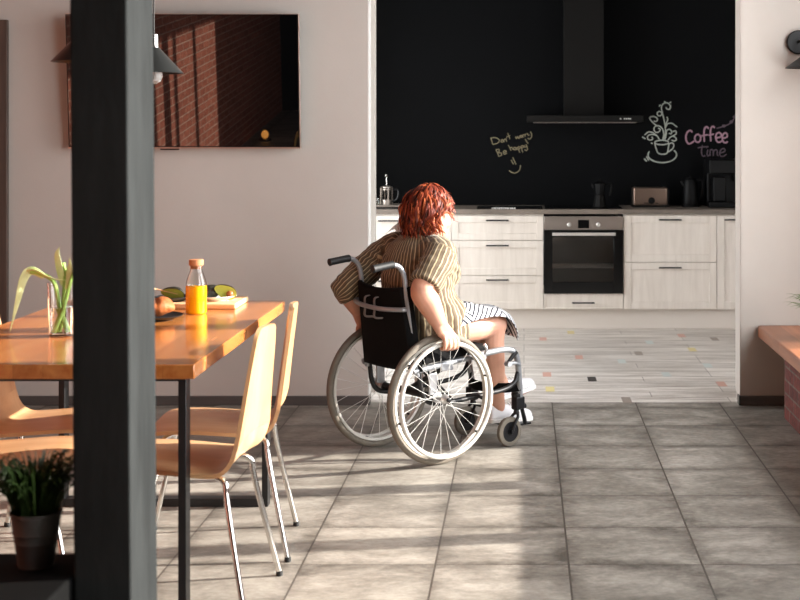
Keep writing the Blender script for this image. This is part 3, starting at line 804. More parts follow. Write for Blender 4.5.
cup = empty('glass_jar', (kpos(379.5, Yp)[0], Yp-.03, fpz)); tag(cup, 'short clear glass beside the french press on the tray, next to the wall edge', 'glass')
MB().lathe([(.026, 0), (.030, .07), (.028, .07), (.024, .004)], 24).build('tumbler', M['glass'], cup)

# ================================================================== chalk on the black wall
CS = F/KY
def strokes(name, ls, f, r, matl, parent):
    m = MB()
    for st in ls:
        p = []
        for q in st:
            px, py = f(*q); p.append(V(((px-CX)/CS, KY, EYE-(py-CY)/CS)))
        if len(p) > 2: p = catmull(p, 5)
        m.tube([a-parent.location for a in p], r, 6)
    # chalk dust has hardly any thickness
    for v in m.v: v.y = (v.y+parent.location.y-KY)*.15+KY-parent.location.y-.0004
    return m.build(name, matl, parent)
def circ(cx, cy, rx, ry, a0=0, a1=360, n=14, rot=0):
    o = []
    for i in range(n+1):
        a = math.radians(a0+(a1-a0)*i/n); x, y = rx*math.cos(a), ry*math.sin(a)
        o.append((cx+x*math.cos(rot)-y*math.sin(rot), cy+x*math.sin(rot)+y*math.cos(rot)))
    return o
fa = lambda x, y: (620+x/6.667, 90+y/6.667)
fb = lambda x, y: (480+x/10, 120+y/10)
ctr = lambda px, py: ((px-CX)/CS, KY, EYE-(py-CY)/CS)
ct = empty('chalk_lettering', ctr(708, 142)); tag(ct, 'pink chalk words Coffee time on the black wall', 'lettering')
strokes('coffee_word', [[(482,282),(470,270),(452,278),(440,305),(442,338),(458,358),(478,352),(494,340)], circ(518,322,20,26),
  [(592,258),(578,245),(564,258),(560,290),(562,345)], [(542,306),(586,298)], [(632,252),(618,242),(606,258),(603,290),(605,342)], [(590,302),(626,294)],
  [(640,320),(672,312),(674,294),(660,284),(644,292),(638,318),(648,344),(664,348),(680,340)], [(684,322),(712,314),(714,296),(702,286),(688,296),(682,322),(690,346),(704,352),(718,344)]], fa, .0066, M['chalk_pink'], ct)
strokes('time_word', [[(550,368),(544,400),(545,428),(556,442),(568,436)], [(518,386),(552,380),(590,378)], [(586,398),(580,425),(588,440),(598,430)], [(600,440),(602,402),(616,398),(622,412),(622,440)], [(622,412),(636,398),(648,404),(648,430),(656,440)],
  [(660,422),(694,412),(700,398),(688,390),(672,400),(664,424),(674,442),(692,440),(710,428)], [(580,388),(578,384)]], fa, .0050, M['chalk_mauve'], ct)
strokes('vine', [[(645,256),(690,242),(730,225),(758,195),(776,150)], circ(692,240,9,6), circ(742,212,8,6), circ(764,178,8,5)], fa, .0045, M['chalk_mauve'], ct)
cc = empty('chalk_drawing', ctr(662, 135)); tag(cc, 'white chalk drawing of a steaming cup with curls on the black wall', 'drawing')
strokes('cup_outline', [circ(282,432,95,52,-35,205,20), circ(278,350,46,15), [(232,354),(240,388),(254,420),(282,428),(312,422),(322,388),(326,354)], [(324,362),(346,352),(358,366),(350,392),(318,414)]], fa, .0050, M['chalk_white'], cc)
strokes('steam_curl', [
  [(292,332),(302,290),(302,250),(294,200),(284,160),(276,118),(288,92),(316,86),(336,106),(330,128),(312,126),(308,114)],
  [(284,332),(292,296),(284,262),(262,240),(236,242),(226,262),(238,282),(260,278),(268,262),(254,254)],
  [(244,238),(216,214),(198,188),(214,176),(240,182),(250,198),(240,210),(224,206)],
  [(264,332),(246,306),(214,296),(188,304),(184,324),(200,334),(218,326),(212,312)], [(164,300),(190,280),(222,286),(246,306)],
  [(300,330),(308,296),(312,270),(330,262),(344,276),(340,292),(326,288)], [(302,252),(318,226),(346,222),(366,236),(380,246),(370,238)],
  [(318,336),(336,314),(358,308),(376,328),(362,340),(344,334)], [(352,278),(370,272),(374,292),(356,304)], circ(263,158,15,15), [(300,240),(318,198),(312,180)]], fa, .0048, M['chalk_white'], cc)
for q_ in ([(270,98),(260,110)], [(300,86),(297,74)], [(332,88),(338,78)], [(162,458),(178,476)], [(176,442),(192,470)], [(148,312),(170,326)], [(206,352),(218,358)]):
    strokes('sparkle', [q_], fa, .0050, M['chalk_white'], cc)
cd = empty('chalk_lettering', ctr(511, 147)); tag(cd, 'small slanted yellowish chalk words with a smile on the black wall', 'lettering')
strokes('first_line', [[(108,178),(118,210),(130,246)], [(106,180),(160,178),(194,204),(176,230),(130,246)], circ(221,209,11,13), [(240,222),(242,196),(258,192),(268,218)], [(268,172),(264,184)], [(276,130),(288,160),(300,192)], [(268,166),(302,156)],
   [(354,166),(364,186),(376,166),(388,184),(400,158)], circ(412,164,9,11), [(430,176),(428,152),(444,146)], [(452,168),(450,146),(466,140)], [(474,132),(480,150),(494,150)], [(502,116),(516,140),(514,172),(496,190),(476,182)]], fb, .0036, M['chalk_cream'], cd)
strokes('second_line', [[(160,296),(176,330),(188,364)], [(160,296),(190,296),(188,322),(174,330)], [(178,330),(212,330),(214,352),(188,364)], [(234,328),(262,316),(250,304),(234,318),(244,342),(270,330)], [(284,250),(298,280),(312,306)], [(300,282),(318,274),(334,300)], circ(348,286,11,13), [(362,274),(370,300)],
   [(374,270),(386,300),(398,326)], circ(390,278,11,12), [(408,264),(418,296),(430,326)], circ(422,268,11,12), [(440,250),(448,272),(462,262)], [(460,244),(474,286),(462,306),(446,296)], [(452,190),(464,212),(480,236)]], fb, .0036, M['chalk_cream'], cd)
strokes('smile', [[(312,398),(322,420),(336,442)], [(328,374),(344,410),(360,444)], [(290,504),(318,524),(352,530),(386,512),(402,478),(404,450)]], fb, .0040, M['chalk_cream'], cd)

# ================================================================== dining table
TZ = .802
tx0, tx1, ty0, ty1 = -1.897, -.990, 4.20, 5.80
tcx, tcy = (tx0+tx1)/2, (ty0+ty1)/2
tb = empty('dining_table', (tcx, tcy, 0)); tag(tb, 'wooden dining table with thick glossy top and black steel legs', 'table')
hx, hy = (tx1-tx0)/2, (ty1-ty0)/2
MB().box((-hx, -hy, TZ-.044), (hx, hy, TZ)).build('tabletop', M['table_wood'], tb, bevel=.003)
lx = hx-.035
for y in (4.245-tcy, 5.60-tcy):
    for s in (-1, 1):
        MB().box((s*lx-(.024 if s > 0 else 0), y, .0), (s*lx+(.024 if s < 0 else 0), y+.055, TZ-.046)).build('leg', M['black_steel'], tb, bevel=.0015)
    MB().box((-lx+.024, y, 0), (lx-.024, y+.055, .032)).build('foot_bar', M['black_steel'], tb, bevel=.0015)
    MB().box((-lx+.024, y, TZ-.058), (lx-.024, y+.055, TZ-.046)).build('top_rail', M['black_steel'], tb, bevel=.0015)

# ================================================================== dining chairs, moulded plywood on chrome legs
def chair_profile():
    # (x, z) centre line of the shell, front edge -> seat -> bend -> top of the back
    p = [(.225, .438), (.205, .452), (.15, .460), (.05, .458), (-.08, .448), (-.145, .445), (-.180, .456), (-.203, .485), (-.215, .53)]
    q = [(-.215, .53), (-.225, .60), (-.238, .70), (-.252, .80), (-.262, .872)]
    return p, q
def shell(path, widths, curve, name, matl, par):
    pts = [V((x, 0, z)) for x, z in path]; n = 13
    pts = catmull(pts, 5); k = len(pts)
    T = .0065
    top = []; bot = []
    for i, p in enumerate(pts):
        t = (pts[min(i+1, k-1)]-pts[max(i-1, 0)]).normalized()
        nn = V((t.z, 0, -t.x))            # outward (under / behind)
        u = i/(k-1)
        wv = widths(u); cv = curve(u)
        ra, rb = [], []
        for j in range(n):
            y = -1+2*j/(n-1)
            q = p + V((0, y*wv/2, 0)) - nn*(cv*y*y)
            ra.append(q-nn*T); rb.append(q+nn*T)
        top.append(ra); bot.append(rb)
    m = MB()
    loops = [a+list(reversed(b)) for a, b in zip(top, bot)]
    m.rings(loops)
    return m.build(name, matl, par, angle=50)
def chair(label):
    r = empty('dining_chair'); tag(r, label, 'chair', 'plywood dining chairs around the table')
    p, q = chair_profile()
    def ws(u): 
        return .30+.12*math.sin(min(1, u/.16)*PI/2) if u < .16 else (.42 if u < .7 else .42-.01*(u-.7)/.3)
    def wb(u):
        w0 = .415-.185*u
        if u > .95: w0 -= .035*((u-.95)/.05)**2
        return w0
    shell(p, ws, lambda u: .006+.010*max(0, u-.6)/.4, 'seat', M['ply'], r)
    shell(q, wb, lambda u: .016-.004*u, 'backrest', M['ply_back'], r)
    for sx in (-1, 1):
        for sy in (-1, 1):
            foot = V((sx*.265, sy*.225, .0)); top = V((sx*.175, sy*.155, .425)) if sx < 0 else V((sx*.16, sy*.155, .438))
            inn = V((sx*.03, sy*.10, .436 if sx < 0 else .444))
            path = [inn, inn.lerp(top, .75), top+(top-inn)*.10+V((0,0,-.012)), top.lerp(foot, .14), foot+V((0,0,.01))]
            pth = smooth_path(path, 3)
            lg = MB().tube(pth, .0098, 12).build('leg', M['chrome'], r)
            MB().lathe([(.0105, 0), (.012, .002), (.0115, .016), (.0098, .018)], 14, TR(foot.x, foot.y, 0)).build('foot_cap', M['black_rubber'], lg)
    MB().cbox((0, 0, .440), (.10, .22, .008)).build('mounting_plate', M['black_steel'], r, bevel=.001)
    return r
ch = chair('plywood chair on the right side of the table, nearest the camera')
def put(c, x, y, deg): c.location = (x, y, 0); c.rotation_euler = (0, 0, math.radians(deg))
put(ch, -1.105, 4.525, 176.6)
for lab, x, y, d in (('plywood chair on the right side of the table, nearer the television wall', -1.110, 5.085, 185.5),
                     ('plywood chair on the left side of the table, behind the vase with green stems', -1.70, 5.10, 0),
                     ('plywood chair on the left side of the table, just behind the foreground plant', -1.67, 4.58, 0)):
    c = copy_tree(ch); c['label'] = lab; put(c, x, y, d)

# ================================================================== on the table
def tpos(px, py): 
    Y = (EYE-TZ)*F/(py-CY); return ((px-CX)*Y/F, Y, TZ)
# juice bottle
jb = empty('juice_bottle', tpos(196.2, 313.5)); tag(jb, 'glass bottle of orange juice with a cork stopper on the table', 'bottle')
MB().lathe([(.0398, .1085), (.0400, .112), (.0375, .128), (.0265, .158), (.0235, .166), (.0235, .178), (.0250, .180), (.0250, .184),
            (.0215, .184), (.0212, .166), (.0245, .156), (.0355, .127), (.0385, .111), (.0385, .1085)], 40, cap=False).build('bottle_glass', M['clear_glass'], jb)
MB().lathe([(.001, .0), (.034, .0), (.0385, .004), (.040, .012), (.040, .1075), (.0385, .1084), (.001, .1084)], 40, cap=False).build('juice', M['juice'], jb)
MB().lathe([(.020, .172), (.0212, .176), (.0214, .184), (.0275, .186), (.0275, .204), (.0265, .208), (.001, .209)], 32).build('stopper', M['cork'], jb)
# cutting board
X0b, X1b = -1.52, -1.135
bd = empty('cutting_board', ((X0b+X1b)/2, 5.615, TZ)); tag(bd, 'pale wooden board under the avocado plates on the table', 'board')
MB().box((-(X1b-X0b)/2, -.105, 0), ((X1b-X0b)/2, .155, .022)).build('board', M['board'], bd, bevel=.006, seg=3)
def plate(r, name, matl, loc, label, group=None):
    e = empty(name, loc); tag(e, label, 'plate', group)
    MB().lathe([(r*.6, 0), (r*.62, .003), (r*.95, .014), (r, .018), (r*.985, .0195), (r*.93, .016), (r*.6, .006), (.001, .005)], 40).build('dish', matl, e); return e
BT = TZ+.022
plate(.078, 'plate', M['plate_white'], (-1.235, 5.635, BT), 'small white plate with avocado on the wooden board')
plate(.072, 'plate', M['plate_dark'], (-1.405, 5.60, BT), 'small dark plate holding avocado and a spoon, left of the bottle')
plate(.098, 'plate', M['plate_dark'], (-1.365, 5.205, TZ), 'dark plate under the bread roll beside the post')
def avocado(loc, rot, label, pit, half=True, name='avocado_half'):
    e = empty(name, loc); tag(e, label, 'avocado')
    R = rot
    m = MB()
    prof = []
    n = 18; k = 12
    def pear(t):      # t 0..1 along length, radius
        z = -.040+.095*t
        r = .033*math.sqrt(max(0, 1-(2*t-1)**2))*(1.10-.42*t)
        return z, r
    rg = []
    for i in range(k+1):
        z, r = pear(.01+.98*i/k)
        a0, a1 = (0, PI) if half else (0, 2*PI)
        rg.append([V((r*math.cos(a0+(a1-a0)*j/n), -r*math.sin(a0+(a1-a0)*j/n)*.95, z)) for j in range(n+(1 if half else 0))])
    m.rings(rg); m.v = [R @ p for p in m.v]
    m.build('skin', M['avo_skin'], e, angle=60)
    if half:
        o = MB(); face = []
        for i in range(k+1):
            z, r = pear(.02+.96*i/k); face.append((r*.94, z))
        pts = [V((r, .0012, z)) for r, z in face]+[V((-r, .0012, z)) for r, z in reversed(face)]
        o.add([R @ p for p in pts], [tuple(range(len(pts)))]); o.build('flesh', M['avo_flesh'], e, smooth=False)
        if pit: MB().ell(R @ V((0, .002, -.012)), .0145).build('pit', M['avo_pit'], e)
    return e
avocado((-1.188, 5.60, BT+.034), RZ(math.radians(192)) @ RX(math.radians(-20)) @ RY(math.radians(62)), 'halved avocado with its stone, green face turned to the camera, on the white plate', True)
avocado((-1.262, 5.61, BT+.034), RZ(math.radians(20)) @ RY(math.radians(78)), 'dark avocado lying skin side out on the white plate', False, half=False, name='avocado')
avocado((-1.395, 5.585, BT+.030), RZ(math.radians(175)) @ RX(math.radians(-35)) @ RY(math.radians(80)), 'halved avocado on the small dark plate left of the bottle', False)
sp = empty('spoon', (-1.43, 5.585, BT+.030)); tag(sp, 'spoon leaning out over the left rim of the small dark plate', 'spoon')
MB().tube(catmull([(.05, 0, .0), (0, -.005, .012), (-.035, -.008, .020)]), .0028, 8).build('handle', M['board'], sp)
MB().ell((-.052, -.009, .024), (.019, .012, .004), M4=RY(.3)).build('bowl', M['board'], sp)
br = empty('bread_roll', (-1.375, 5.20, TZ+.014)); tag(br, 'round crusty bread roll on the dark plate beside the post', 'bread')
m = MB().ell((0, 0, .037), (.078, .062, .038), 32, 20)
for p in m.v: p += (p-V((0,0,.037)))*.10*noise.noise(p*28); p.z -= .012*math.exp(-((p.x+p.y*.3-.005)/.010)**2)*(1 if p.z > .04 else 0)
m.build('crust', M['bread'], br, sub=1)
# vase with green stems
vs = empty('glass_vase', tpos(62.5, 336)); tag(vs, 'clear glass vase of water holding green stems, left of the post', 'vase')
MB().lathe([(.040, 0), (.044, .003), (.050, .184), (.0475, .184), (.0415, .012), (.001, .010)], 40, cap=False).build('vase_glass', M['clear_glass'], vs)
MB().lathe([(.001, .0105), (.0408, .0125), (.0440, .10), (.001, .1005)], 40, cap=False).build('water', M['water'], vs)
vb = vs.location
def stem(label, path, rad, leafs, matl='green_stem'):
    e = empty('cut_stem', vb); tag(e, label, 'flower stem', 'green stems in the glass vase')
    pth = catmull(path, 6)
    MB().tube(pth, [rad]*len(pth), 10).build('stalk', M[matl], e)
    for lp, w, fl in leafs:
        q = catmull(lp, 6); k = len(q)
        MB().tube(q, [w*max(.12, math.sin(PI*min(1, .25+.75*i/(k-1)))) if i < k-1 else w*.05 for i in range(k)], 10, flat=.16, up=fl).build('leaf', M['green_pale'], e)
    return e
stem('green stem in the vase whose leaf droops over the left side onto the table', [(.015, 0, .015), (-.01, 0, .10), (-.03, 0, .185), (-.075, -.01, .215), (-.105, -.015, .222)], .0075,
     [([(-.06, -.01, .205), (-.10, -.015, .225), (-.125, -.02, .20), (-.145, -.025, .12), (-.168, -.03, .02)], .016, (0, 1, .3)),
      ([(-.11, -.015, .222), (-.085, -.02, .226), (-.03, -.02, .20), (.03, -.01, .19)], .015, (0, .4, 1))])
stem('upright green stem in the vase, tallest of them', [(-.012, .01, .015), (.0, .01, .12), (.004, .01, .20), (0, .01, .25)], .007,
     [([(.0, .01, .17), (-.012, .005, .23), (-.018, .0, .28), (-.01, 0, .305)], .014, (.3, 1, 0)), ([(.004, .01, .16), (.02, .005, .22), (.028, .0, .26)], .013, (.3, 1, 0))])
stem('green stem in the vase leaning right behind the post', [(-.02, -.01, .015), (.01, -.01, .11), (.035, -.01, .20), (.055, -.01, .235)], .007,
     [([(.02, -.01, .16), (.03, -.01, .21), (.03, -.02, .27)], .014, (.2, 1, 0))])

# ================================================================== wheelchair (x forward, y left, origin under the rear axle)
WX, WYc, WA = -.532, 6.50, math.radians(41)
wc = empty('wheelchair', (WX, WYc, 0), WA)
tag(wc, 'manual wheelchair with large pale wheels and black sling back, carrying the red-haired woman', 'wheelchair')
WR, TK = .297, .240
def wheel(side):
    s = side                                  # -1 right, +1 left
    c = V((0, s*TK, WR))
    rm = MB()
    n = 72
    # box section rim
    prof = [(.252, -.011), (.264, -.013), (.266, -.010), (.266, .010), (.264, .013), (.252, .011)]
    rings = [[V((r*math.cos(2*PI*j/n), y, r*math.sin(2*PI*j/n))) for r, y in prof] for j in range(n)]
    rm.rings(rings+[rings[0]], cap=False)
    rim = rm.build('wheel', M['rim_white'], wc, loc=c)
    tprof = [(.0165*math.cos(2*PI*i/12)*1.0, .0175*math.sin(2*PI*i/12)) for i in range(12)]
    rings = [[V(((WR-.0175+a)*math.cos(2*PI*j/n), b, (WR-.0175+a)*math.sin(2*PI*j/n))) for a, b in tprof] for j in range(n)]
    MB().rings(rings+[rings[0]], cap=False).build('tyre', M['tyre_grey'], rim)
    hr = MB(); yo = s*.045
    hr.tube([(.254*math.cos(2*PI*j/n), yo, .254*math.sin(2*PI*j/n)) for j in range(n)], .0105, 10, closed=True)
    hr.build('hand_rim', M['rim_white'], rim)
    for k in range(6):
        a = 2*PI*(k+.3)/6; d = V((math.cos(a), 0, math.sin(a)))
        MB().tube([d*.256+V((0, s*.010, 0)), d*.254+V((0, yo, 0))], .005, 8).build('rim_bracket', M['black_plastic'], rim)
    MB().lathe([(.010, -.048), (.013, -.046), (.024, -.030), (.024, -.026), (.014, -.022), (.014, .022), (.024, .026), (.024, .030), (.013, .046), (.010, .050)], 24, RX(-PI/2*s)).build('hub', M['silver'], rim)
    MB().lathe([(.008, .05), (.010, .052), (.010, .062), (.004, .064)], 16, RX(-PI/2*s)).build('axle_button', M['black_plastic'], rim)
    for k in range(28):
        a = 2*PI*k/28; off = (.30 if (k//2) % 2 == 0 else -.30); fy = .027 if k % 2 else -.027
        p0 = V((.022*math.cos(a+off*3.2), fy, .022*math.sin(a+off*3.2))); p1 = V((.255*math.cos(a), 0, .255*math.sin(a)))
        MB().tube([p0, p1], .0012, 5).build('spoke', M['spoke'], rim)
    return rim
for s in (-1, 1): wheel(s)
def wpart(name, m, mb, lab=None, **k):
    o = mb.build(name, M[m], wc, **k)
    if lab: o['label'] = lab
    return o
# side frames, push handles
for s in (-1, 1):
    y = s*.195
    rail = [(-.125, y, .425), (.10, y, .447), (.34, y, .470), (.435, y, .472), (.482, y, .452), (.500, y*.98, .40), (.515, y*.95, .30), (.528, y*.90, .205)]
    wpart('side_frame', 'silver_paint', MB().tube(smooth_path(rail, 2), .0145, 14))
    lo = [(-.09, y, .43), (-.075, y, .30), (.0, y, .26), (.25, y, .27), (.47, y, .285), (.505, y*.97, .36)]
    wpart('lower_frame', 'black_steel', MB().tube(smooth_path(lo, 2), .0115, 12))
    lean = -.135 if s > 0 else -.165
    post = [(-.10, y, .40), (-.115, y, .55), (lean+.008, y, .74), (lean, y, .80), (lean-.006, y, .862), (lean-.035, y, .905), (lean-.075, y, .912)]
    wpart('back_post', 'silver_paint', MB().tube(smooth_path(post, 2), .0115, 12))
    gx = lean-.065
    g = MB().tube([(gx, y, .912), (gx-.004, y, .912), (gx-.02, y, .9115), (gx-.10, y, .902), (gx-.112, y, .900), (gx-.116, y, .8995)], [.0135, .0175, .0165, .017, .018, .012], 16)
    wpart('push_handle', 'black_rubber', g)
    # armour: clothes guard, arm pad bracket, axle receiver
    gd = MB().prism([(-.07, .455), (.25, .476), (.24, .50), (.16, .545), (.05, .575), (-.055, .565)], y*1.075-.003, y*1.075+.003, M4=RX(PI/2) @ Matrix.Scale(-1, 4, (0, 0, 1)))
    wpart('side_guard', 'black_nylon', gd, bevel=.002)
    wpart('axle_plate', 'silver', MB().cbox((-.02, s*.205, .36), (.045, .010, .10)).cbox((.06, s*.205, .43), (.07, .012, .035)), bevel=.003)
    wpart('brake', 'silver', MB().tube(smooth_path([(.20, s*.215, .452), (.255, s*.225, .455), (.275, s*.235, .49), (.26, s*.23, .515)], 2), .0065, 10).lathe([(.016, -.012), (.016, .012)], 18, TR(.255, s*.222, .455) @ RX(PI/2)))
    # caster
    cs = wpart('caster_housing', 'black_plastic', MB().lathe([(.020, -.035), (.026, -.03), (.026, .045), (.020, .05)], 20, TR(.515, s*.165, .205)).cbox((.515, s*.178, .205), (.052, .035, .055)).lathe([(.012, .0), (.013, .012), (.004, .016)], 14, TR(.545, s*.178, .185) @ RY(PI/2)), bevel=.003)
    st, ax = V((.513, s*.165, .172)), V((.468, s*.165, .071))
    fk = MB().tube([st, st+V((0,0,-.02))], [.012, .016], 14)
    for q in (-1, 1):
        fk.tube(smooth_path([st+V((0, q*.004, -.018)), st+V((-.004, q*.022, -.03)), ax+V((.012, q*.024, .035)), ax+V((0, q*.024, 0))], 2), .0075, 8)
        fk.lathe([(.011, -.003), (.011, .004)], 14, TR(ax.x, ax.y+q*.026, ax.z) @ RX(PI/2))
    wpart('caster_fork', 'black_plastic', fk)
    n = 40; w = MB()
    prof = [(.048, -.013), (.060, -.0135), (.068, -.010), (.071, 0), (.068, .010), (.060, .0135), (.048, .013)]
    rings = [[V((ax.x+r*math.cos(2*PI*j/n), ax.y+yy, ax.z+r*math.sin(2*PI*j/n))) for r, yy in prof] for j in range(n)]
    cw = wpart('caster_wheel', 'tyre_grey', w.rings(rings+[rings[0]], cap=False))
    hbm = MB().lathe([(.048, -.010), (.049, .010)], 30, TR(*ax) @ RX(PI/2))
    hbm.lathe([(.014, -.016), (.014, .016)], 20, TR(*ax) @ RX(PI/2)); hbm.build('caster_hub', M['black_plastic'], cw)
    # leg rest and foot plate
    zf = .085 if s < 0 else .150
    leg = [(.520, y*.92, .24), (.555, y*.80, .17), (.585, y*.72, zf+.03), (.60, y*.66, zf)]
    wpart('leg_rest', 'black_steel', MB().tube(smooth_path(leg, 2), .010, 10))
    wpart('foot_plate', 'black_plastic', MB().box((.50, min(s*.008, s*.135), zf-.006), (.635, max(s*.008, s*.135), zf+.004)), bevel=.003)
# small front clamp link seen on the right hanger
wpart('frame_clamp', 'silver_paint', MB().tube(smooth_path([(.43, -.20, .40), (.47, -.21, .405), (.505, -.20, .385)], 2), .008, 10).lathe([(.013, -.014), (.013, .014)], 16, TR(.428, -.204, .402) @ RX(PI/2)))
wpart('hanger_lever', 'black_plastic', MB().tube([(.425, -.203, .405), (.478, -.203, .455)], [.008, .012], 10))
# cross brace and axle tube
wpart('axle_tube', 'black_steel', MB().tube([(0, -TK+.04, WR), (0, TK-.04, WR)], .016, 14))
wpart('cross_brace', 'black_steel', MB().tube([(.10, -.185, .27), (.12, .185, .445)], .012, 10))
wpart('cross_brace', 'black_steel', MB().tube([(.14, .185, .27), (.12, -.185, .445)], .012, 10))
# upholstery
def sling(fn, nu, nv, th, name, m):
    A_ = [[fn(i/(nu-1), j/(nv-1)) for j in range(nv)] for i in range(nu)]
    b = MB(); b.rings(A_, cap=False, closed_ring=False)
    return b.build(name, M[m], wc, solid=th)
def backfn(a, b):
    z = .425+.385*a-.018*math.sin(PI*b)*(a > .95); v = -.212+.424*b
    l = (-.165+(.030)*b)
    u0 = -.105+(l+.105)*((z-.46)/.34)
    return V((u0-.012-.026*math.sin(PI*b)+.03*max(0, abs(2*b-1)-.86)/.14, v, z))
sling(backfn, 14, 14, .018, 'back_sling', 'black_nylon')
sling(lambda a, b: V((-.12+.44*a, -.19+.38*b, .455+.02*a-.012*math.sin(PI*b))), 8, 12, .014, 'seat_sling', 'black_nylon')
wpart('seat_cushion', 'black_nylon', MB().box((-.095, -.185, .460), (.33, .185, .505)), bevel=.015, seg=3)
wpart('back_bar', 'silver_paint', MB().tube(catmull([(-.150, .195, .716), (-.172, .19, .716), (-.212, .10, .712), (-.225, 0, .708), (-.222, -.10, .706), (-.190, -.19, .708), (-.165, -.198, .708)], 5), .0105, 12))
for v in (-.02, .055):
    q = []
    for z in (.745, .70, .66): q.append(V((-.165-.035-.01, v, z)))
    q = [V((-.178, v, .752))]+q+[V((-.172, v-.02, .655))]
    wpart('pocket_strap', 'grey_strap', MB().tube(catmull(q, 4), .008, 8, flat=.4, up=(1, 0, 0)))
wpart('calf_strap', 'black_nylon', MB().tube(catmull([(.515, -.19, .285), (.47, -.14, .275), (.435, -.04, .268), (.435, .06, .27), (.47, .14, .28), (.515, .185, .285)], 5), .024, 10, flat=.18, up=(1, 0, 0)))

# ================================================================== the seated woman
def bake(mb, voxel, iters, name, fac=.5):
    me = mb.mesh('raw'); o = bpy.data.objects.new('raw', me); COL.objects.link(o)
    r = o.modifiers.new('r', 'REMESH'); r.mode = 'VOXEL'; r.voxel_size = voxel; r.adaptivity = 0
    s = o.modifiers.new('s', 'SMOOTH'); s.factor = fac; s.iterations = iters
    dg = bpy.context.evaluated_depsgraph_get(); dg.update()
    out = bpy.data.meshes.new_from_object(o.evaluated_get(dg)); out.name = name
    bpy.data.objects.remove(o); bpy.data.meshes.remove(me)
    out.polygons.foreach_set('use_smooth', [True]*len(out.polygons))
    return out
def ering(cx, cy, z, rx, ry, n=28, p=2.3, tilt=0):
    o = []
    for j in range(n):
        w = 2*PI*j/n; c, s_ = math.cos(w), math.sin(w)
        x = rx*math.copysign(abs(c)**(2/p), c); y = ry*math.copysign(abs(s_)**(2/p), s_)
        o.append(V((cx+x, cy+y, z+tilt*x)))
    return o
TOR = [(.55, .085, .150, .185), (.60, .070, .160, .180), (.68, .045, .145, .165), (.76, .040, .140, .160), (.84, .052, .150, .168),
       (.90, .055, .140, .170), (.95, .050, .115, .165), (.985, .048, .092, .140), (1.01, .052, .070, .095), (1.03, .058, .055, .065)]
SH = {-1: V((.035, -.185, .945)), 1: V((.035, .185, .945))}
EL_ = {-1: V((-.120, -.262, .795)), 1: V((-.150, .288, .762))}
WRI = {-1: V((-.045, -.288, .640)), 1: V((-.085, .290, .645))}
HC = V((.106, -.024, 1.104))
B = MB()
B.rings([ering(cx, 0, z, rx-.012, ry-.012) for z, cx, rx, ry in TOR])
B.tube([(.050, 0, .98), (.066, -.008, 1.02), (.092, -.020, 1.08)], [.062, .054, .054], 18)
B.ell(HC, (.096, .078, .116), 28, 18)
B.ell(HC+V((.032, 0, -.062)), (.060, .056, .056), 20, 12)          # jaw
B.ell(HC+V((.062, 0, -.092)), (.026, .026, .020), 14, 10)          # chin
B.ell(HC+V((.050, .032, -.030)), (.040, .034, .034)); B.ell(HC+V((.050, -.032, -.030)), (.040, .034, .034))   # cheeks
B.tube([HC+V((.090, 0, .010)), HC+V((.108, 0, -.020)), HC+V((.112, 0, -.034))], [.009, .012, .013], 10)       # nose
B.ell(HC+V((.102, .009, -.036)), .009); B.ell(HC+V((.102, -.009, -.036)), .009)
B.ell(HC+V((.092, 0, .032)), (.012, .045, .010))                   # brow
B.ell(HC+V((.090, 0, -.056)), (.012, .022, .0055)); B.ell(HC+V((.088, 0, -.067)), (.012, .020, .0065))          # lips
for s in (-1, 1):                                                  # ears: rim and lobe
    e0 = HC+V((.000, s*.086, -.008))
    B.tube([e0+V((.012, 0, -.024)), e0+V((.014, s*.004, .004)), e0+V((.006, s*.010, .026)), e0+V((-.012, s*.014, .026)), e0+V((-.018, s*.014, .004)), e0+V((-.006, s*.008, -.022))], .0062, 8)
    B.ell(e0+V((0, s*.003, 0)), (.014, .005, .022)); B.ell(e0+V((.004, s*.003, -.028)), (.008, .006, .009))
for s in (-1, 1):                                                  # arms
    a, b, c = SH[s], EL_[s], WRI[s]
    p = catmull([a+V((.01, -s*.05, .0)), a, a.lerp(b, .5)+V((0, s*.012, 0)), b, b.lerp(c, .35), b.lerp(c, .7), c], 5)
    kr = [.066, .066, .060, .055, .055, .045, .034]
    rs = []
    for i in range(len(p)):
        t = i/5; k = min(int(t), 5); rs.append(kr[k]+(kr[k+1]-kr[k])*(t-k))
    B.tube(p, rs, 18)
    # hand closed over the hand rim (rim tube runs along x at the top of the wheel)
    ux = WRI[s].x+.045
    rimz = WR+math.sqrt(max(0, .254**2-ux**2)); ry = s*(TK+.045)
    ctr_ = V((ux, ry, rimz))
    slope = -ux/math.sqrt(.254**2-ux**2)
    def H_(x, y, z): return ctr_+V((x, s*y, z+slope*x))             # along rim, outboard, up
    palm = [c, H_(-.018, .010, .052), H_(-.004, .020, .036), H_(.004, .026, .022)]
    for dx in (-.022, 0, .022):
        B.tube([c+V((dx*.5, 0, 0)), H_(dx-.012, .006, .046), H_(dx, .022, .030)], [.026, .021, .0155], 12)
    for i, (dx, ln) in enumerate(((-.034, .86), (-.0115, .97), (.0115, 1.0), (.0335, .93))):
        B.tube(catmull([H_(dx*.8-.006, .016, .036), H_(dx, .029, .020), H_(dx+.001, .034*ln, -.002), H_(dx+.001, .026*ln, -.020*ln), H_(dx, .008, -.025*ln), H_(dx, -.006*ln, -.022*ln)], 3),
               [.0125, .0118, .0112, .0108, .0104, .0102, .0100, .0098, .0096, .0094, .0092, .0090, .0088, .0086, .0084, .007], 10)
    B.tube(catmull([c+V((.012, -s*.006, -.012)), H_(.020, -.008, .040), H_(.044, -.016, .026), H_(.066, -.014, .014)], 3), [.020, .019, .017, .0155, .014, .013, .0125, .012, .011, .0085], 12)
KN = {-1: V((.425, -.095, .580)), 1: V((.445, .090, .585))}
AN = {-1: V((.500, -.040, .165)), 1: V((.625, .070, .235))}
